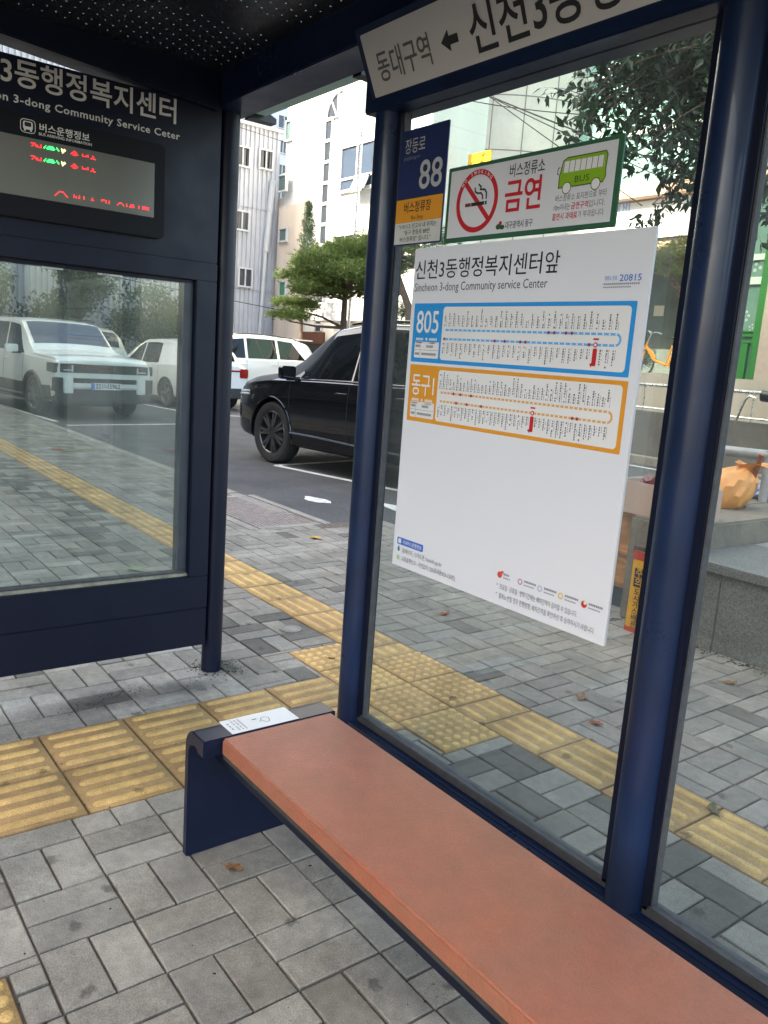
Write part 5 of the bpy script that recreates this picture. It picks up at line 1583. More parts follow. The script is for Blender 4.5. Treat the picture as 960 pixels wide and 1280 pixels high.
m_.build('handrail_end', STEEL, rl, smooth=True)
p = onY(957, 495, 10.5)
m_ = MB(); m_.tube([(p.x - .1, 10.6, p.z), (p.x + .25, 10.6, p.z - .02)], .09, 12); m_.tube([(p.x + .1, 10.6, p.z), (p.x + .1, 10.9, p.z)], .05, 8)
tag(m_.build('wall_floodlight', BLACKM, smooth=True), 'black round floodlight on the railing at the right edge', 'light')

# ------------------------------------------------------------------ unseen blocks added across the bus road for shade and reflections
OPP = grid_wall('added_block_wall', '#4b4c4f', 3.2, 3.3, .2, .1)
ob = thing('added_unseen_block', (-12, -22, ROADZ), 'tall unseen block added across the bus road to shade the shelter', 'building')
m_ = MB(); m_.box(-21, 3, -30, -17, ROADZ, 33); m_.box(-27, -21, -30, -17, ROADZ, 45); m_.build('wall', OPP, ob)  # added out of view; height and taller end shaped to throw shade
for k in range(9):
    m_ = MB(); m_.box(-26, 2, -16.998, -16.95, 1.2 + k * 3.3, 2.9 + k * 3.3); m_.build('window_band', WGLASS, ob)

ob2 = thing('added_unseen_block', (-54, -22, ROADZ), 'long dark unseen block added farther down for car window reflections', 'building')
m_ = MB(); m_.box(-82, -28, -30, -17, ROADZ, 27); m_.build('wall', OPP, ob2)  # added out of view so the black SUV windows reflect something dark
for k in range(7):
    m_ = MB(); m_.box(-81, -29, -16.998, -16.95, 1.2 + k * 3.3, 2.9 + k * 3.3); m_.build('window_band', WGLASS, ob2)

# ------------------------------------------------------------------ granite planter wall, concrete step, things on them
GRAN = mat('grey_granite', '#676765', .75, var=.18, vscale=3, bump=.25, bscale=220)
nt = GRAN.node_tree; b_ = nt.nodes['Principled BSDF']; src = b_.inputs['Base Color'].links[0].from_socket
tcn = [n for n in nt.nodes if n.type == 'TEX_COORD'][0]
sn = nt.nodes.new('ShaderNodeTexNoise'); sn.inputs['Scale'].default_value = 120; sn.inputs['Detail'].default_value = 3; nt.links.new(tcn.outputs['Object'], sn.inputs['Vector'])
sr = nt.nodes.new('ShaderNodeMapRange'); sr.inputs[1].default_value = .35; sr.inputs[2].default_value = .68; sr.inputs[3].default_value = .65; sr.inputs[4].default_value = 1.3
nt.links.new(sn.outputs[0], sr.inputs[0]); sx = nt.nodes.new('ShaderNodeMixRGB'); sx.blend_type = 'MULTIPLY'; sx.inputs[0].default_value = 1
nt.links.new(src, sx.inputs[1]); nt.links.new(sr.outputs[0], sx.inputs[2]); nt.links.new(sx.outputs[0], b_.inputs['Base Color'])
gw = thing('granite_wall', (1.8, 2.64, 0), 'low speckled granite wall with thick coping along the pavement edge', 'wall')
for k, (a, b) in enumerate(((-.12, .13), (.134, 1.03), (1.034, 1.93), (1.934, 2.83), (2.834, 3.73))):
    m_ = MB(); m_.box(a, b, 2.645, 2.70, 0, .432); m_.build('facing_slab', GRAN, gw, bevel=.003)
m_ = MB(); m_.box(-.12, 3.73, 2.702, 6, 0, .43); m_.build('core', CONC, gw)
for k, (a, b) in enumerate(((-.13, .9), (.904, 1.9), (1.904, 2.9), (2.904, 3.74))):
    m_ = MB(); m_.box(a, b, 2.625, 3.4, .434, .487); m_.build('coping', GRAN, gw, bevel=.005)
m_ = MB(); m_.box(-.115, 3.73, 3.402, 6, .431, .485); m_.build('top_slab', TERR, gw)
cs = thing('concrete_step', (-.6, 3.8, 0), 'weathered concrete step block beside the granite wall holding bags', 'step')
m_ = MB(); m_.box(-.505, -.135, 2.67, 5.6, 0, .635); m_.box(-1.7, -.506, 3.5, 5.6, 0, .633); m_.build('block', CONC, cs, bevel=.012)

# gas marker post
gp_ = thing('gas_marker_post', (-.25, 2.56, 0), 'yellow gas pipe marker post with red bands by the concrete step', 'marker post')
YEL = mat('marker_yellow', '#d79a1e', .5, var=.15, vscale=10)
m_ = MB(); m_.box(-.335, -.225, 2.50, 2.60, 0, .50); m_.build('post', YEL, gp_, bevel=.006)
REDB = mat('marker_red', '#b23a2e', .55, var=.15)
m_ = MB(); m_.box(-.3355, -.2245, 2.4985, 2.6015, .425, .475); m_.box(-.3355, -.2245, 2.4985, 2.6015, .0, .028); m_.build('red_band', REDB, gp_)
m_ = MB(); m_.box(-.338, -.222, 2.497, 2.603, .4755, .503); m_.build('cap', mat('marker_cap', '#4b3d33', .7), gp_, bevel=.004)
GM = frame((-.335, 2.4995, 0), (1, 0, 0), (0, 0, 1))
m_ = MB(); rect(m_, .024, .086, .325, .378, GM, .0008); rect(m_, .024, .086, .268, .321, GM, .0008); m_.build('black_square', INK, gp_)
m_ = MB(); text(m_, '주', GM, .055, .334, .040, .044, bold=.02, align='C', lift=.0014); text(m_, '의', GM, .055, .277, .040, .044, bold=.02, align='C', lift=.0014); m_.build('lettering', YEL, gp_)
m_ = MB()
for k, ch in enumerate('도시가스배관'): text(m_, ch, GM, .055, .226 - k * .0385, .030, .036, bold=.03, align='C', lift=.0012)
m_.build('lettering', INK, gp_)

# stacked cardboard, carton, sacks
CARD = mat('cardboard', '#b07a45', .8, var=.2, vscale=6, bump=.3, bscale=50)
cst = thing('cardboard_stack', (-.72, 3.05, .14), 'flattened brown cardboard stacked on edge behind the route board', 'cardboard')
m_ = MB(); z = .14; k = 0
m_.box(-.92, -.55, 2.85, 3.3, 0, .135); base_ = m_.build('pallet', mat('dark_pallet', (.04, .04, .045), .8), cst)
for k in range(20):
    h = random.uniform(.018, .034); j = random.uniform(-.015, .015)
    if z + h > .70: break
    m_ = MB(); m_.box(-.92 + j, -.535 + j * .6, 2.80 + j, 3.3, z, z + h - .002, M=Matrix.Translation((0, 0, 0)))
    m_.build('sheet', CARD, cst); z += h
ct = thing('carton', (-.42, 2.9, .636), 'open pinkish cardboard carton on the concrete step', 'carton')
PK = mat('pink_carton', '#b59a8c', .75, var=.1, vscale=5)
m_ = MB()
for q in ((-.66, -.17, 2.72, 2.727), (-.66, -.17, 3.05, 3.057), (-.66, -.653, 2.727, 3.05), (-.177, -.17, 2.727, 3.05)): m_.box(q[0], q[1], q[2], q[3], .637, .83)
m_.box(-.653, -.177, 2.727, 3.05, .637, .642); m_.build('box', PK, ct)
rc = MB()
for k in range(9):
    x = random.uniform(-.5, -.3); y = random.uniform(2.78, 3.0); r_ = random.uniform(.04, .07)
    pts = [(x + random.gauss(0, .05), y + random.gauss(0, .03), .74 + random.uniform(0, .09)) for _ in range(4)]
    rc.tube(pts, [r_ * .5, r_, r_, r_ * .3], 8)
tag(rc.build('red_bag', mat('red_plastic', '#5f141f', .4, var=.3, vscale=12), smooth=True), 'crumpled dark red plastic bag inside the open carton', 'bag')

def sack(name, label, ctr, size, m, seed, tilt, squash=.55):
    rs = random.Random(seed)
    bm = bmesh.new(); bmesh.ops.create_icosphere(bm, subdivisions=5, radius=1)
    from mathutils import noise
    for v in bm.verts:
        p = v.co.copy()
        n = noise.noise(p * 1.6 + Vector((seed, 0, 0))) * .34 + abs(noise.noise(p * 1.7 + Vector((0, seed, 0)))) * .30 + (1 - abs(noise.noise(p * 2.9 + Vector((4, 1, seed)))) * 2.2) * .05+ abs(noise.noise(p * 8.0)) * .035
        p *= (1 + n)
        if p.z < -squash: p.z = -squash
        p = Vector((p.x * size[0], p.y * size[1], (p.z + squash) * size[2]))
        p.x += tilt * p.z
        v.co = p
    me = bpy.data.meshes.new(name); bm.to_mesh(me); bm.free()
    me.polygons.foreach_set('use_smooth', [True] * len(me.polygons)); me.set_sharp_from_angle(angle=R(24))
    me.materials.append(m); o = bpy.data.objects.new(name, me); col.objects.link(o); o.location = ctr
    tag(o, label, 'sack'); return o
OS = mat('orange_weave', '#dd9a58', .45, var=.25, vscale=7, bump=.3, bscale=300)
p = onZ(892, 634, .635)
cx_, cy_ = p.x - .06, p.y + .12
prof_ = [(.02, .0), (.155, .0), (.185, .025), (.195, .07), (.185, .12), (.16, .165), (.125, .20), (.085, .225), (.05, .245), (.062, .275), (.095, .30)]
vs, fs = [], []; NS = 72; rs = random.Random(5)
ph_ = [rs.uniform(0, 6.28) for _ in range(6)]
for li, (r_, z_) in enumerate(prof_):
    t = z_ / .30; pl = .03 + .16 * t ** 1.5
    for k in range(NS):
        a = 2 * math.pi * k / NS
        # pleats gather towards the tied neck, slack folds run across the belly
        f = 1 + pl * (abs(math.sin(6.5 * a + ph_[0] + 2.2 * t)) - .5) + .09 * math.sin(2 * a + ph_[1]) + .06 * abs(math.sin(3.5 * a + ph_[2] + 9 * t)) + .035 * math.sin(11 * a + ph_[3] - 14 * t) + rs.uniform(-.02, .02) * min(1, li)
        lean = .19 * t ** 1.4
        vs.append((cx_ + lean * .85 + r_ * f * 1.05 * math.cos(a), cy_ + lean * .5 + r_ * f * .8 * math.sin(a), .6365 + z_ * (1.35 - .35 * t) + (.012 * math.sin(3 * a + ph_[4]) if 1 < li else 0)))
for li in range(len(prof_) - 1):
    for k in range(NS):
        k2 = (k + 1) % NS; fs.append((li * NS + k, li * NS + k2, (li + 1) * NS + k2, (li + 1) * NS + k))
fs.append(tuple(range(NS))[::-1])
m_ = MB(); m_.add(vs, fs); osk = m_.build('sack', OS, smooth=True); tag(osk, 'orange woven sack slumped on the concrete step behind the pipe rail', 'sack')
p = onZ(938, 628, .635)
sack('sack', 'blue and white plastic sack behind the orange sack', (p.x - .05, p.y + .35, .636), (.17, .14, .075), mat('blue_plastic', '#2458a0', .4, var=.5, vscale=9, var2='#b9c4d6'), 8, .1)
p = atD(938, 590, 5.4)
m_ = MB(); q = atD(945, 572, 5.3)
m_.tube([(p.x - .04, p.y + .05, .64), (q.x + .01, q.y + .05, q.z + .02)], .017, 8)
tag(m_.build('broom_handle', mat('brown_wood', '#8a4b2a', .6, var=.3, vscale=20), smooth=True), 'short brown wooden handle leaning out of the orange sack', 'handle')

# galvanised pipe rail on the step
prl = thing('pipe_rail', (-.2, 4.2, .5), 'thick galvanised pipe handrail standing over the step at the right edge', 'railing')
GALV = mat('galvanised_pipe', (.36, .36, .37), .5, .35, var=.2, vscale=10)
RY = 4.25
a = onY(868, 561, RY); b = onY(958, 563, RY)
m_ = MB(); m_.tube([(a.x - .12, RY, a.z + .01), (b.x + 1.8, RY, b.z + .01)], .038, 16); m_.build('rail', GALV, prl, smooth=True)
m_ = MB(); m_.tube([(b.x + .03, RY, .485), (b.x + .03, RY, b.z)], .032, 14); m_.build('post', GALV, prl, smooth=True)
m_ = MB(); m_.tube([(a.x - .08, RY, .634), (a.x - .08, RY, a.z)], .032, 14); m_.build('post', GALV, prl, smooth=True)
m_ = MB(); m_.tube([(b.x + 1.5, RY, .485), (b.x + 1.5, RY, b.z)], .032, 14); m_.build('post', GALV, prl, smooth=True)

# yellow shared bicycle behind the terrace wall
bk = thing('bicycle', (0, 0, 0), 'yellow bicycle with black saddle standing behind the cream terrace wall', 'bicycle')
YB_ = mat('bicycle_yellow', '#e0921c', .4, coat=.4)
for s in (-.52, .52):
    w_ = bpy.data.objects.new('wheel', None); col.objects.link(w_); w_.parent = bk
    m_ = MB(); n = 32; m_.tube([(s + .31 * math.cos(2 * math.pi * k / n), 0, .34 + .31 * math.sin(2 * math.pi * k / n)) for k in range(n + 1)], .022, 8, cap=False); m_.build('tyre', TYRE, w_, smooth=True)
    m_ = MB()
    for k in range(12):
        a = math.pi * k / 6; m_.tube([(s, 0, .34), (s + .3 * math.cos(a), 0, .34 + .3 * math.sin(a))], .003, 4)
    m_.build('spokes', STEEL, w_)
    m_ = MB(); m_.tube([(s + .35 * math.cos(a), 0, .34 + .35 * math.sin(a)) for a in np.linspace(R(20), R(190), 14)], .03, 8); m_.build('mudguard', YB_, bk, smooth=True)
m_ = MB(); m_.tube([(-.42, 0, .85), (-.46, 0, .70), (-.52, 0, .34)], .02, 8); m_.tube([(-.44, 0, .72), (-.2, 0, .42), (.08, 0, .32)], .034, 10); m_.tube([(.08, 0, .32), (.2, 0, .78)], .022, 8); m_.tube([(.08, 0, .32), (.52, 0, .34)], .018, 8); m_.tube([(.18, 0, .62), (.52, 0, .34)], .014, 8); m_.build('frame', YB_, bk, smooth=True)
m_ = MB(); m_.tube([(-.42, 0, .85), (-.36, 0, 1.02)], .014, 8); m_.tube([(-.22, -.28, 1.04), (-.34, -.2, 1.08), (-.38, 0, 1.03), (-.34, .2, 1.08), (-.22, .28, 1.04)], .012, 8); m_.build('handlebar', STEEL, bk, smooth=True)
m_ = MB(); m_.tube([(.2, 0, .78), (.23, 0, .9)], .013, 8); m_.lathe([(0, .05), (.05, .045), (.1, .02), (.1, -.01), (0, -.03)], Matrix.Translation((.25, 0, .92)) @ Matrix.Diagonal((1.5, .9, 1, 1)), 16); m_.build('saddle', BLACKM, bk, smooth=True)
m_ = MB(); m_.box(-.72, -.5, -.13, .13, .80, .98); m_.build('basket', BLACKM, bk, bevel=.02)
p = onY(826, 466, 15.5)
bk.location = (p.x, 15.5, 1.42); bk.rotation_euler = (0, 0, R(10))

# ------------------------------------------------------------------ vegetation
BARK = mat('grey_bark', '#5a4f45', .9, var=.4, vscale=14, bump=.8, bscale=40)
BARKP = mat('pine_bark', '#5b4a40', .9, var=.4, vscale=14, bump=.8, bscale=40)
def leafmat(name, c1, c2, trans=.35, sc=3.0):
    m = bpy.data.materials.new(name); m.use_nodes = True; nt = m.node_tree; b = nt.nodes['Principled BSDF']; out = [n for n in nt.nodes if n.type == 'OUTPUT_MATERIAL'][0]
    at = nt.nodes.new('ShaderNodeNewGeometry'); mix = nt.nodes.new('ShaderNodeMixRGB'); mix.inputs[1].default_value = lin(c1); mix.inputs[2].default_value = lin(c2)
    nt.links.new(at.outputs['Random Per Island'], mix.inputs[0]); nt.links.new(mix.outputs[0], b.inputs['Base Color'])
    b.inputs['Roughness'].default_value = .5
    tl = nt.nodes.new('ShaderNodeBsdfTranslucent'); nt.links.new(mix.outputs[0], tl.inputs[0])
    mx = nt.nodes.new('ShaderNodeMixShader'); mx.inputs[0].default_value = trans
    nt.links.new(b.outputs[0], mx.inputs[1]); nt.links.new(tl.outputs[0], mx.inputs[2]); nt.links.new(mx.outputs[0], out.inputs[0])
    return m
ZELK = leafmat('street_leaf', (.014, .03, .012), (.03, .058, .02), .25)
NEED = leafmat('pine_needle', (.05, .10, .02), (.17, .23, .05), .25)
SHRUB = leafmat('shrub_leaf', (.03, .065, .022), (.07, .12, .04), .3)
CONI = leafmat('conifer_leaf', (.05, .085, .045), (.09, .13, .075), .25)

def leaves_mesh(name, pts, size, m, parent, droop=.3, asp=.48):
    n = len(pts); pts = np.asarray(pts, float)
    ax = RNG.normal(size=(n, 3)); ax[:, 2] -= droop * 1.5; ax /= np.linalg.norm(ax, axis=1)[:, None]
    up = RNG.normal(size=(n, 3)); up[:, 2] += .8
    sd = np.cross(ax, up); sd /= np.linalg.norm(sd, axis=1)[:, None] + 1e-9
    nr = np.cross(sd, ax)
    L = size * RNG.uniform(.65, 1.25, n)[:, None]
    a = pts; b = pts + ax * L * .35 + sd * L * asp * .5 + nr * L * .06; c = pts + ax * L - nr * L * .08; d = pts + ax * L * .35 - sd * L * asp * .5 + nr * L * .06
    V = np.stack([a, b, c, d], 1).reshape(-1, 3)
    if parent is not None:
        off = root_loc(parent); V = V - np.array(off)
    F = [(4 * i, 4 * i + 1, 4 * i + 2, 4 * i + 3) for i in range(n)]
    me = bpy.data.meshes.new(name); me.from_pydata(V.tolist(), [], F); me.materials.append(m)
    o = bpy.data.objects.new(name, me); col.objects.link(o); o.parent = parent
    return o

# street tree whose branches hang in from the upper right
st = thing('street_tree', (3.1, 5.3, .485), 'street tree with dark leafy branches hanging in at the upper right', 'tree')
trunk = MB(); trunk.tube([(3.1, 5.3, .45), (3.05, 5.25, 1.6), (2.9, 5.2, 2.9), (2.7, 5.1, 4.4)], [.17, .14, .12, .09], 14)
lp = []
def twig_from(p0, p1, nseg, r0, mb, sag=.12):
    pts = [Vector(p0)]
    for k in range(1, nseg + 1):
        t = k / nseg; q = Vector(p0).lerp(Vector(p1), t)
        q += Vector((random.gauss(0, .04), random.gauss(0, .04), -sag * math.sin(math.pi * t) + random.gauss(0, .03)))
        pts.append(q)
    mb.tube(pts, [r0 * (1 - .75 * k / nseg) + .0015 for k in range(nseg + 1)], 6)
    return pts
tw = MB()
poly = [(712, 95), (760, 55), (900, 18), (930, 60), (905, 200), (862, 240), (830, 272), (812, 268), (818, 235), (792, 215), (785, 165), (740, 155), (722, 135)]
def inside(x, y, P):
    c = False; j = len(P) - 1
    for i in range(len(P)):
        if (P[i][1] > y) != (P[j][1] > y) and x < (P[j][0] - P[i][0]) * (y - P[i][1]) / (P[j][1] - P[i][1]) + P[i][0]: c = not c
        j = i
    return c
ends = []
while len(ends) < 175:
    x = random.uniform(705, 960); y = random.uniform(-40, 275)
    if inside(x, y, poly) or (x > 900 and y < 140) or (x > 935 and y < 300): ends.append(atD(x, y, random.uniform(5.2, 7.2)))
for k in range(90):
    ends.append(Vector((random.uniform(-.6, 5.5), random.uniform(3.2, 7.5), random.uniform(4.3, 7.0))))
limbs = []
for tgt in ((-.2, 4.6, 4.5), (.6, 4.2, 5.0), (1.4, 4.0, 4.6), (2.2, 3.6, 5.4), (4.2, 5.8, 5.6), (3.6, 6.6, 5.8), (.2, 5.6, 5.2), (1.0, 5.2, 4.0)):
    limbs += twig_from((2.85, 5.18, random.uniform(2.9, 4.2)), tgt, 8, .05, trunk, -.15)
for e in ends:
    src_ = min(limbs, key=lambda q: (q - e).length + random.uniform(0, .4))
    pts = twig_from(src_, e, 6, .007, tw, .08)
    for q in pts[2:]:
        for _ in range(2):
            d = Vector((random.gauss(0, .16), random.gauss(0, .16), random.gauss(-.05, .13)))
            e2 = q + d; tw.tube([q, q.lerp(e2, .5) + Vector((0, 0, .02)), e2], [.003, .002, .001], 4, cap=False)
            for t in np.linspace(.2, 1.05, 9): lp.append(q.lerp(e2, float(t)) + Vector((random.gauss(0, .016), random.gauss(0, .016), random.gauss(0, .014))))
trunk.build('trunk', BARK, st, smooth=True)
tw.build('twigs', BARK, st)
leaves_mesh('crown', lp, .086, ZELK, st, droop=.55)

def needle_tuft(V, F, c, r, n, up):
    for _ in range(n):
        d = Vector((random.gauss(0, 1), random.gauss(0, 1), random.gauss(up, .6))).normalized()
        s_ = d.cross(Vector((random.gauss(0, 1), random.gauss(0, 1), random.gauss(0, 1)))).normalized() * r * .055
        L = r * random.uniform(.7, 1.25); b = len(V)
        V += [tuple(c - s_), tuple(c + s_), tuple(c + d * L)]
        F.append((b, b + 1, b + 2))
def pine(label, base, trunk_pts, pads, tuft=.12, nt_=420, group=None, name='pine_tree', m=NEED):
    """pads: (centre, rx, ry, rz) flat cushions of needles"""
    root = thing(name, base, label, 'tree', group)
    tb = MB(); n = len(trunk_pts)
    tb.tube(trunk_pts, [.11 - .07 * k / max(1, n - 1) for k in range(n)], 10)
    V = []; F = []
    for (c, rx, ry, rz) in pads:
        c = Vector(c)
        src_ = min([Vector(q) for q in trunk_pts], key=lambda q: (q - (c - Vector((0, 0, .3)))).length)
        tb.tube([src_, src_.lerp(c, .5) + Vector((random.gauss(0, .06), random.gauss(0, .06), random.gauss(0, .05))), c - Vector((0, 0, rz * .6))], [.04, .028, .016], 7)
        for _ in range(5):
            e = c + Vector((random.uniform(-.8, .8) * rx, random.uniform(-.8, .8) * ry, random.uniform(-.5, .1) * rz))
            tb.tube([c - Vector((0, 0, rz * .6)), (c - Vector((0, 0, rz * .5))).lerp(e, .6), e], [.013, .009, .005], 5)
        k = int(nt_ * rx * ry / .5)
        for _ in range(k):
            a = random.uniform(0, 6.283); q = math.sqrt(random.random()); zz = random.gauss(0, .5)
            lump = 1 + .22 * math.sin(3 * a + c.x * 5) + .12 * math.sin(7 * a)
            needle_tuft(V, F, c + Vector((rx * q * lump * math.cos(a), ry * q * lump * math.sin(a), rz * (zz * .6 + .5 * (1 - q * q)))), tuft, 13, .55)
    tb.build('trunk', BARKP, root, smooth=True)
    off = root_loc(root)
    me = bpy.data.meshes.new('needles'); me.from_pydata([(a - off.x, b - off.y, c - off.z) for a, b, c in V], [], F); me.materials.append(m)
    o = bpy.data.objects.new('crown', me); col.objects.link(o); o.parent = root
    return root
D1 = 20.5
def A1(px, py, dd=0): return atD(px, py, D1 + dd)
tb_ = onZ(431, 470, 0); base = A1(431, 505)
pine('dark green pine with cushion boughs in front of the white hall', (base.x, base.y, ROADZ),
     [(base.x, base.y, -.05), A1(430, 440), A1(429, 410), A1(431, 375), A1(438, 340), A1(448, 315)],
     [(A1(440, 318, .3), .95, .9, .36), (A1(405, 330, -.2), 1.0, .8, .36), (A1(440, 345, -.9), .9, .8, .34), (A1(395, 362, -.4), .7, .7, .26), (A1(455, 335, .5), .9, .8, .34), (A1(378, 347, 0), .55, .6, .24), (A1(432, 350, -.6), 1.0, .7, .32), (A1(415, 365, .4), .7, .7, .26),
      (A1(465, 365, .3), .7, .7, .3), (A1(372, 382, .4), .55, .6, .2), (A1(362, 396, -.1), .45, .5, .18), (A1(470, 305, .2), .6, .6, .3)], nt_=620)
def A2(px, py, dd=0): return atD(px, py, 18.5 + dd)
base = A2(512, 470)
pine('leaning pine with dark bent trunk seen between post and route board', (base.x, base.y, ROADZ),
     [(base.x, base.y, -.05), A2(512, 420), A2(511, 385), A2(503, 362), A2(496, 340), A2(500, 320), A2(512, 300)],
     [(A2(505, 318), .7, .6, .28), (A2(525, 300, .4), .9, .8, .3), (A2(488, 300, .2), .6, .6, .25), (A2(540, 330, .5), .8, .7, .3), (A2(500, 395, .8), .45, .5, .3), (A2(488, 335, .5), .5, .5, .22)], nt_=330)
def A3(px, py, dd=0): return atD(px, py, 19.5 + dd)
base = A3(862, 462)
pine('sparse yellowish pine with bare branches over the bicycle', (base.x, base.y, 1.42),
     [(base.x, base.y, 1.4), A3(860, 420), A3(857, 385), A3(848, 362), A3(838, 340)],
     [(A3(838, 322), .75, .7, .34), (A3(862, 312, .2), .7, .7, .32), (A3(818, 335, .2), .5, .55, .3), (A3(880, 330, .3), .6, .6, .3), (A3(845, 345, -.3), .35, .4, .2)], nt_=210, m=leafmat('yellow_needle', (.06, .085, .02), (.16, .18, .045), .25))
# slim conifer by the hall
def conifer(label, px, base_y, top_y, d, w):
    b = atD(px, base_y, d); t = atD(px + 2, top_y, d)
    root = thing('conifer_tree', (b.x, b.y, ROADZ), label, 'tree')
    m_ = MB(); m_.tube([(b.x, b.y, ROADZ), (t.x, t.y, t.z)], [.08, .01], 8); m_.build('trunk', BARKP, root)
    V = []
    for _ in range(2600):
        k = random.random(); z = b.z + (t.z - b.z) * k; r_ = w * (1 - k) ** .7 * random.uniform(.2, 1) * (1 + .25 * math.sin(k * 40)); a = random.uniform(0, 6.283)
        V.append((b.x + r_ * math.cos(a), b.y + r_ * math.sin(a), z))
    leaves_mesh('crown', V, .14, CONI, root, droop=-.6, asp=.25)
conifer('slim pale conifer in front of the beige annexe wall', 379, 400, 258, 25.5, .55)

def shrub(label, pos, r, h, n, m=SHRUB, size=.08, name='shrub', cat='shrub', group=None):
    root = thing(name, pos, label, cat, group)
    V = []; tb = MB()
    lobes = [(random.uniform(-.6, .6) * r, random.uniform(-.6, .6) * r, h * random.uniform(.35, .8), random.uniform(.35, .6) * r) for _ in range(9)]
    for (a, b, c, q) in lobes:
        tb.tube([(pos[0], pos[1], pos[2]), (pos[0] + a * .6, pos[1] + b * .6, pos[2] + c * .6), (pos[0] + a, pos[1] + b, pos[2] + c)], [.02, .014, .006], 5)
        for _ in range(n // 9):
            d = Vector((random.gauss(0, 1), random.gauss(0, 1), random.gauss(0, .8))).normalized() * q * random.uniform(.4, 1.08)
            z = pos[2] + c + d.z
            if z > pos[2] + .02: V.append((pos[0] + a + d.x, pos[1] + b + d.y, z))
    tb.build('stems', BARK, root); leaves_mesh('crown', V, size, m, root, droop=-.2)
    return root
for (px, py, d, r, h, lab) in ((300, 445, 29, 1.0, 1.3, 'round green shrub at the foot of the corrugated building'), (322, 448, 28.5, .9, 1.0, 'lower shrub beside the round one at the corrugated building'),
                          (370, 447, 27, 1.1, 1.5, 'leafy shrub below the slim conifer by the doorway'), (390, 450, 26, .7, 1.0, 'small shrub next to the dark hall doorway'),
                          (520, 455, 21, 1.2, 1.6, 'bushy shrub behind the leaning pine')):
    p = atD(px, py, d); shrub(lab, (p.x, p.y, ROADZ), r, h, 1500, size=.11)
p = onY(796, 462, 16.6); shrub('dark low shrub left of the yellow bicycle', (p.x, 16.6, 1.42), .5, .7, 1300, size=.07)
# broad trees and a hedge behind the parked cars on the left, seen through the dusty end glass
def broad(label, pos, r, h, n, m=SHRUB):
    root = thing('broadleaf_tree', pos, label, 'tree')
    tb = MB(); tb.tube([pos, (pos[0] + .1, pos[1], pos[2] + h * .35), (pos[0], pos[1] + .1, pos[2] + h * .6)], [.16, .12, .07], 10)
    V = []
    for _ in range(16):
        a, b, c, q = random.uniform(-.7, .7) * r, random.uniform(-.7, .7) * r, h * random.uniform(.42, .88), random.uniform(.3, .5) * r
        tb.tube([(pos[0], pos[1], pos[2] + h * .35), (pos[0] + a * .5, pos[1] + b * .5, pos[2] + (h * .35 + c) / 2), (pos[0] + a, pos[1] + b, pos[2] + c)], [.06, .04, .015], 6)
        for _ in range(n // 16):
            d = Vector((random.gauss(0, 1), random.gauss(0, 1), random.gauss(0, .7))).normalized() * q * random.uniform(.3, 1.1)
            V.append((pos[0] + a + d.x, pos[1] + b + d.y, pos[2] + c + d.z))
    tb.build('trunk', BARK, root, smooth=True); leaves_mesh('crown', V, .15, m, root, droop=.2)
broad('broad dark tree behind the boxy white SUV at far left', (-23.6, 3.4, ROADZ), 1.7, 4.4, 5200)
broad('taller dark tree between beige car and hatchback', (-23.8, 6.3, ROADZ), 1.5, 4.6, 5200)
broad('small bushy tree above the white hatchback', (-24.2, 8.8, ROADZ), 1.4, 3.6, 4600)
# street trees on the bus-road side of the pavement
def kerb_tree(label, pos):
    broad(label, pos, 2.6, 7.5, 5200, ZELK)
kerb_tree('kerbside tree standing behind the viewpoint', (6.5, -1.9, 0))
kerb_tree('kerbside tree far down the bus road', (-9.5, -3.6, 0))
kerb_tree('kerbside tree just past the shelter end wall', (-3.8, -3.7, 0))
kerb_tree('kerbside tree farthest down the bus road', (-15.5, -3.7, 0))

# ------------------------------------------------------------------ poles, wires, fallen leaves
lpn = thing('flag_pole', atD(432, 470, 24.0), 'thin pale metal pole rising in front of the white hall', 'pole')
a = atD(431, 470, 24.0)
m_ = MB(); m_.tube([(a.x, a.y, ROADZ), (a.x + .1, a.y, 5.4), (a.x + .16, a.y, 13)], [.055, .045, .035], 12); m_.build('shaft', STEEL, lpn, smooth=True)
m_ = MB(); m_.tube([(a.x, a.y, ROADZ), (a.x, a.y, .3)], .10, 12); m_.build('base_sleeve', STEEL, lpn)
WIRE = mat('wire_black', (.01, .01, .012), .6)
for k, (x0, y0, x1, y1, d0, d1, sag, lab) in enumerate(((585, 98, 735, 172, 19, 16, .15, 'lowest black cable crossing the round tower'), (600, 103, 760, 168, 19, 16, .2, 'thick black cable crossing the middle of the round tower'),
        (605, 100, 770, 120, 19, 16, .5, 'upper sagging cable in front of the green glass'), (596, 106, 700, 182, 19, 17, .05, 'steep thin cable dropping behind the no smoking sign'))):
    p, q = atD(x0, y0, d0), atD(x1, y1, d1)
    p0 = p + (p - q) * 1.5; q0 = q + (q - p) * .8
    m_ = MB(); pts = []
    for t in np.linspace(0, 1, 24):
        v = p0.lerp(q0, float(t)); v.z -= sag * 4 * t * (1 - t); pts.append(v)
    m_.tube(pts, .016 if k == 1 else .011, 5)
    tag(m_.build('power_cable', WIRE), lab, 'cable', 'cables in front of the round tower')
p, q = onX(293, 157, cx + 1.2), onX(357, 178, cx + 1.2)
m_ = MB(); m_.tube([p + (p - q) * 2, p, q, q + (q - p) * 2], .012, 5); tag(m_.build('power_cable', WIRE), 'thin cable crossing the top of the corrugated building', 'cable')
p, q = onX(292, 376, cx + 1.2), onX(362, 390, cx + 1.2)
m_ = MB(); m_.tube([p + (p - q) * 2, p, q, q + (q - p) * 2], .014, 5); tag(m_.build('power_cable', WIRE), 'low cable across the foot of the corrugated building', 'cable')

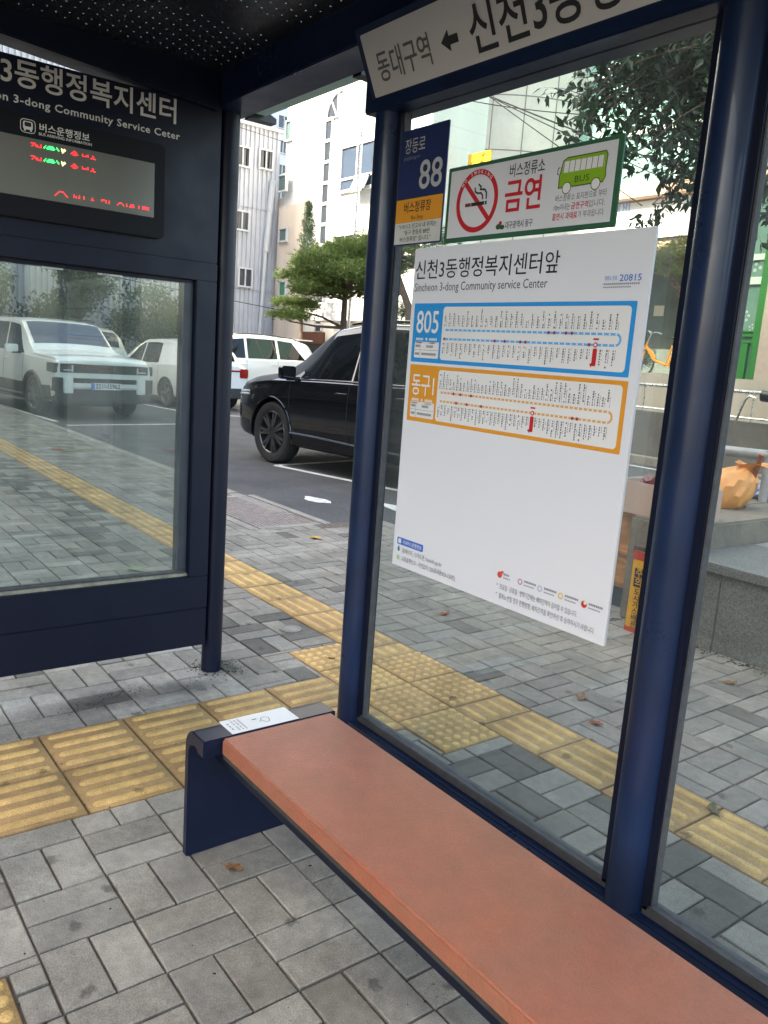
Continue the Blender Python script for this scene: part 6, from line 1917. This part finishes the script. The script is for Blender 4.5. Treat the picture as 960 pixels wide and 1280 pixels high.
LEAFB = mat('dry_leaf_brown', '#7a5636', .8, var=.4, vscale=60)
LEAFR = mat('dry_leaf_red', '#8c4a36', .8, var=.4, vscale=60)
LEAFG = mat('wilted_leaf_green', '#7f8a5c', .7, var=.4, vscale=60)
LEAFY = mat('yellow_leaf', '#a9872e', .7, var=.3, vscale=60)
def leaf(px, py, size, m, label, rz=0.0, lobes=5, z=0.004):
    p = onZ(px, py, 0); n = 22; vs = []; fs = []
    top = []
    for k in range(n):
        a = 2 * math.pi * k / n
        r_ = size * (.55 + .45 * abs(math.cos(a * lobes / 2))) * (1 + .25 * math.cos(a))
        x, y = r_ * math.cos(a), r_ * .7 * math.sin(a)
        top.append((p.x + x * math.cos(rz) - y * math.sin(rz), p.y + x * math.sin(rz) + y * math.cos(rz), z + .012 * (r_ / size) ** 2 * (.4 + .6 * math.sin(a * 2 + rz) ** 2) + .001))
    m_ = MB()
    vs = top + [(p.x, p.y, z + .003)] + [(a, b, c - .0012) for a, b, c in top] + [(p.x, p.y, z + .0018)]
    fs = [(k, (k + 1) % n, n) for k in range(n)] + [(n + 1 + (k + 1) % n, n + 1 + k, 2 * n + 1) for k in range(n)] + [(k, n + 1 + k, n + 1 + (k + 1) % n, (k + 1) % n) for k in range(n)]
    m_.add(vs, fs); m_.tube([(p.x, p.y, z + .004), (p.x - size * 1.5 * math.cos(rz), p.y - size * 1.5 * math.sin(rz), z + .006)], .0012, 4)
    o = m_.build('fallen_leaf', m, smooth=False); tag(o, label, 'leaf', 'fallen leaves')
leaf(290, 1087, .028, LEAFB, 'curled brown leaf on the pavers in front of the bench leg', .6)
leaf(553, 769, .035, LEAFR, 'reddish leaf on the pavers just under the route board', 1.2)
leaf(743, 905, .032, LEAFR, 'dark red leaf beside the yellow ribbed blocks', .2)
leaf(726, 874, .036, LEAFB, 'pale brown leaf close behind the right post', 2.0)
leaf(910, 855, .036, LEAFB, 'light brown leaf near the granite wall', .9)
leaf(893, 1016, .03, mat('olive_leaf', '#57553a', .7), 'narrow olive leaf lying on a yellow ribbed block', 2.5, 2)
leaf(393, 673, .06, LEAFY, 'yellow leaf on the far pavers near the storm drain', .4)
leaf(72, 562, .13, LEAFR, 'large reddish leaf on far pavers seen through the end glass', .1)
leaf(100, 562, .12, LEAFG, 'pale green leaf beside the large reddish one', 1.2, 2)
leaf(168, 712, .075, LEAFG, 'wilted green leaf low behind the end glass', .3)
leaf(210, 562, .10, LEAFR, 'brown leaf on the asphalt seen through the end glass', .9)
leaf(413, 905 - 80, .02, LEAFB, 'tiny brown leaf on the dotted yellow blocks', .5)
leaf(430, 1000, .02, LEAFB, 'hidden small leaf', .5) if False else None
